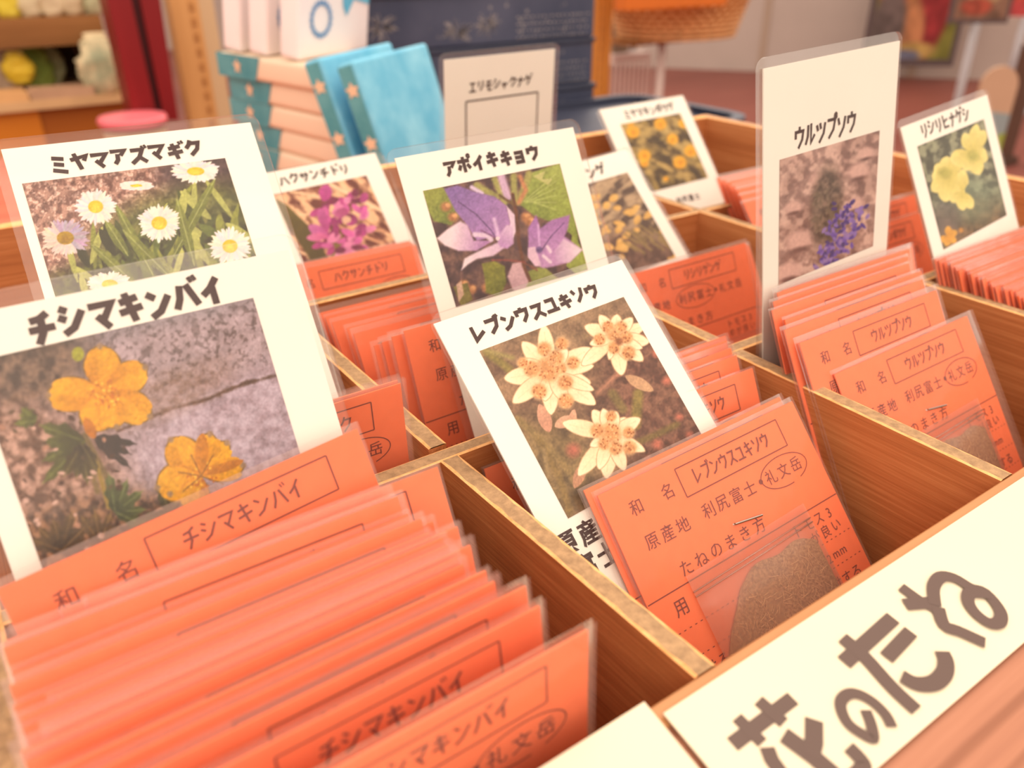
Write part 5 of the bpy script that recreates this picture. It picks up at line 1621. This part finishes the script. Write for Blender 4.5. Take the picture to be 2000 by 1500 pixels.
for k, (px, c, lab) in enumerate(((16, ((214, 190, 50), (236, 220, 96), (190, 190, 80)), 'yellow bag on the upper shelf, far left'), (58, ((206, 190, 150), (232, 220, 190), (200, 200, 170)), 'cream bag on the upper shelf, beside the yellow one'), (100, ((214, 196, 160), (238, 222, 190), (196, 190, 150)), 'cream bag on the upper shelf, middle'),
                                  (140, ((206, 186, 150), (232, 214, 180), (190, 180, 140)), 'cream bag on the upper shelf, right of middle'), (185, ((176, 180, 140), (222, 214, 180), (200, 200, 160)), 'greenish bag on the upper shelf, right end'))):
    bundle('goods_bag', lab, 'bag', px, 14, YS + .3, .44, .7, c, 10 + k, GR, z1)
# flat trays on the lower shelf
for k, (px0, px1, lab) in enumerate(((-60, 48, 'shallow wooden tray on the lower shelf, left'), (54, 178, 'shallow grey tray on the lower shelf, right'))):
    a, b = float(A_(px0, 180)[0]), float(A_(px1, 180)[0])
    o3 = ((a + b) / 2, YS - .1, z4 + .13)
    t = thing('shallow_tray', lab, 'tray', o3, 'trays on the shop shelf')
    mb = MB(); mb.box((a, YS - .3, z4 + .13), (b, YS + .02, z4 + .17)); mb.build('tray_base', plain('tray_%d' % k, (196, 160, 128) if k else (206, 160, 112), .6, .12, 18), t, o3)
    mb = MB()
    mb.box((a, YS - .34, z4 + .13), (b, YS - .3, z4 + .26)); mb.box((a, YS + .02, z4 + .13), (b, YS + .06, z4 + .26))
    mb.build('tray_rim', plain('tray_rim_%d' % k, (186, 148, 118) if k else (214, 166, 112), .6, .1, 18), t, o3)

# dark red twin post
q0 = at(205, 0, 12.0); q1 = at(330, 0, 12.0)
b0 = at(268, 235, 11.2); b1 = at(345, 235, 11.2)
org = (float(b0[0]), 12.0, FZ)
t = thing('red_post', 'dark red double wooden post left of the package stack', 'post', org)
def lean_slab(pxt0, pxt1, pxb0, pxb1, y, th, mat, name):
    A, B = at(pxt0, -60, y), at(pxt1, -60, y)
    C_, D_ = at(pxb0, 235, y), at(pxb1, 235, y)
    def down(P, Q):
        return Q
    C2, D2 = down(A, C_), down(B, D_)
    mb = MB()
    d = np.array([0, th, 0])
    v = [A, B, D2, C2, A + d, B + d, D2 + d, C2 + d]
    mb.mesh(v, [(3, 2, 1, 0), (4, 5, 6, 7), (0, 1, 5, 4), (1, 2, 6, 5), (2, 3, 7, 6), (3, 0, 4, 7)])
    mb.build(name, mat, t, org)
lean_slab(195, 243, 262, 308, 12.0, .5, M['red'], 'front_plank')
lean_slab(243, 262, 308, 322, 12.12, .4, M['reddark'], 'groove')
lean_slab(262, 304, 322, 349, 12.05, .5, M['red'], 'rear_plank')
# beige slotted upright
q0, q1 = at(330, 0, 13.0), at(386, 0, 13.0); q2 = at(417, 0, 13.0)
org = (float(q1[0]), 13.0, FZ)
t = thing('slotted_post', 'tan slotted upright with beige side, between red post and package stack', 'post', org)
mb = MB(); mb.box((q0[0], 13.0, FZ), (q1[0], 13.3, 4)); mb.build('front_strip', wood('tan_upright', [(196, 140, 82), (218, 164, 106)], 'z', 30, 2, .5, .05), t, org)
mb = MB(); mb.box((q1[0], 13.02, FZ), (q2[0], 13.3, 4)); mb.build('side_strip', plain('beige_upright', (200, 168, 130), .5, .03, 6), t, org)
mb = MB()
for k in range(60):
    z = -5 + k * .2
    mb.box((q1[0] - .13, 12.985, z), (q1[0] - .07, 13.0, z + .11))
mb.build('slot_row', M['slot'], t, org)
# pink dish
q = at(258, 229, 11.6)
org = (float(q[0]), 11.6, FZ)
zt_ = float(q[2])
t = thing('pink_dish', 'pink round dish on a pale pedestal under the red post', 'dish', org)
mb = MB(); mb.lathe([(.01, zt_ - .02), (.32, zt_), (.40, zt_ + .02), (.42, zt_ - .02), (.40, zt_ - .10), (.3, zt_ - .13), (.01, zt_ - .13)], (org[0], 11.6, 0), 40); mb.build('dish', plain('pink_glaze', (240, 120, 130), .35, .03, 10), t, org, smooth=True)
mb = MB(); mb.lathe([(.38, zt_ - .13), (.36, zt_ - .6), (.34, FZ), (.01, FZ)], (org[0], 11.6, 0), 24); mb.build('pedestal', plain('pale_pedestal', (206, 166, 136), .6, .05, 10), t, org, smooth=True)
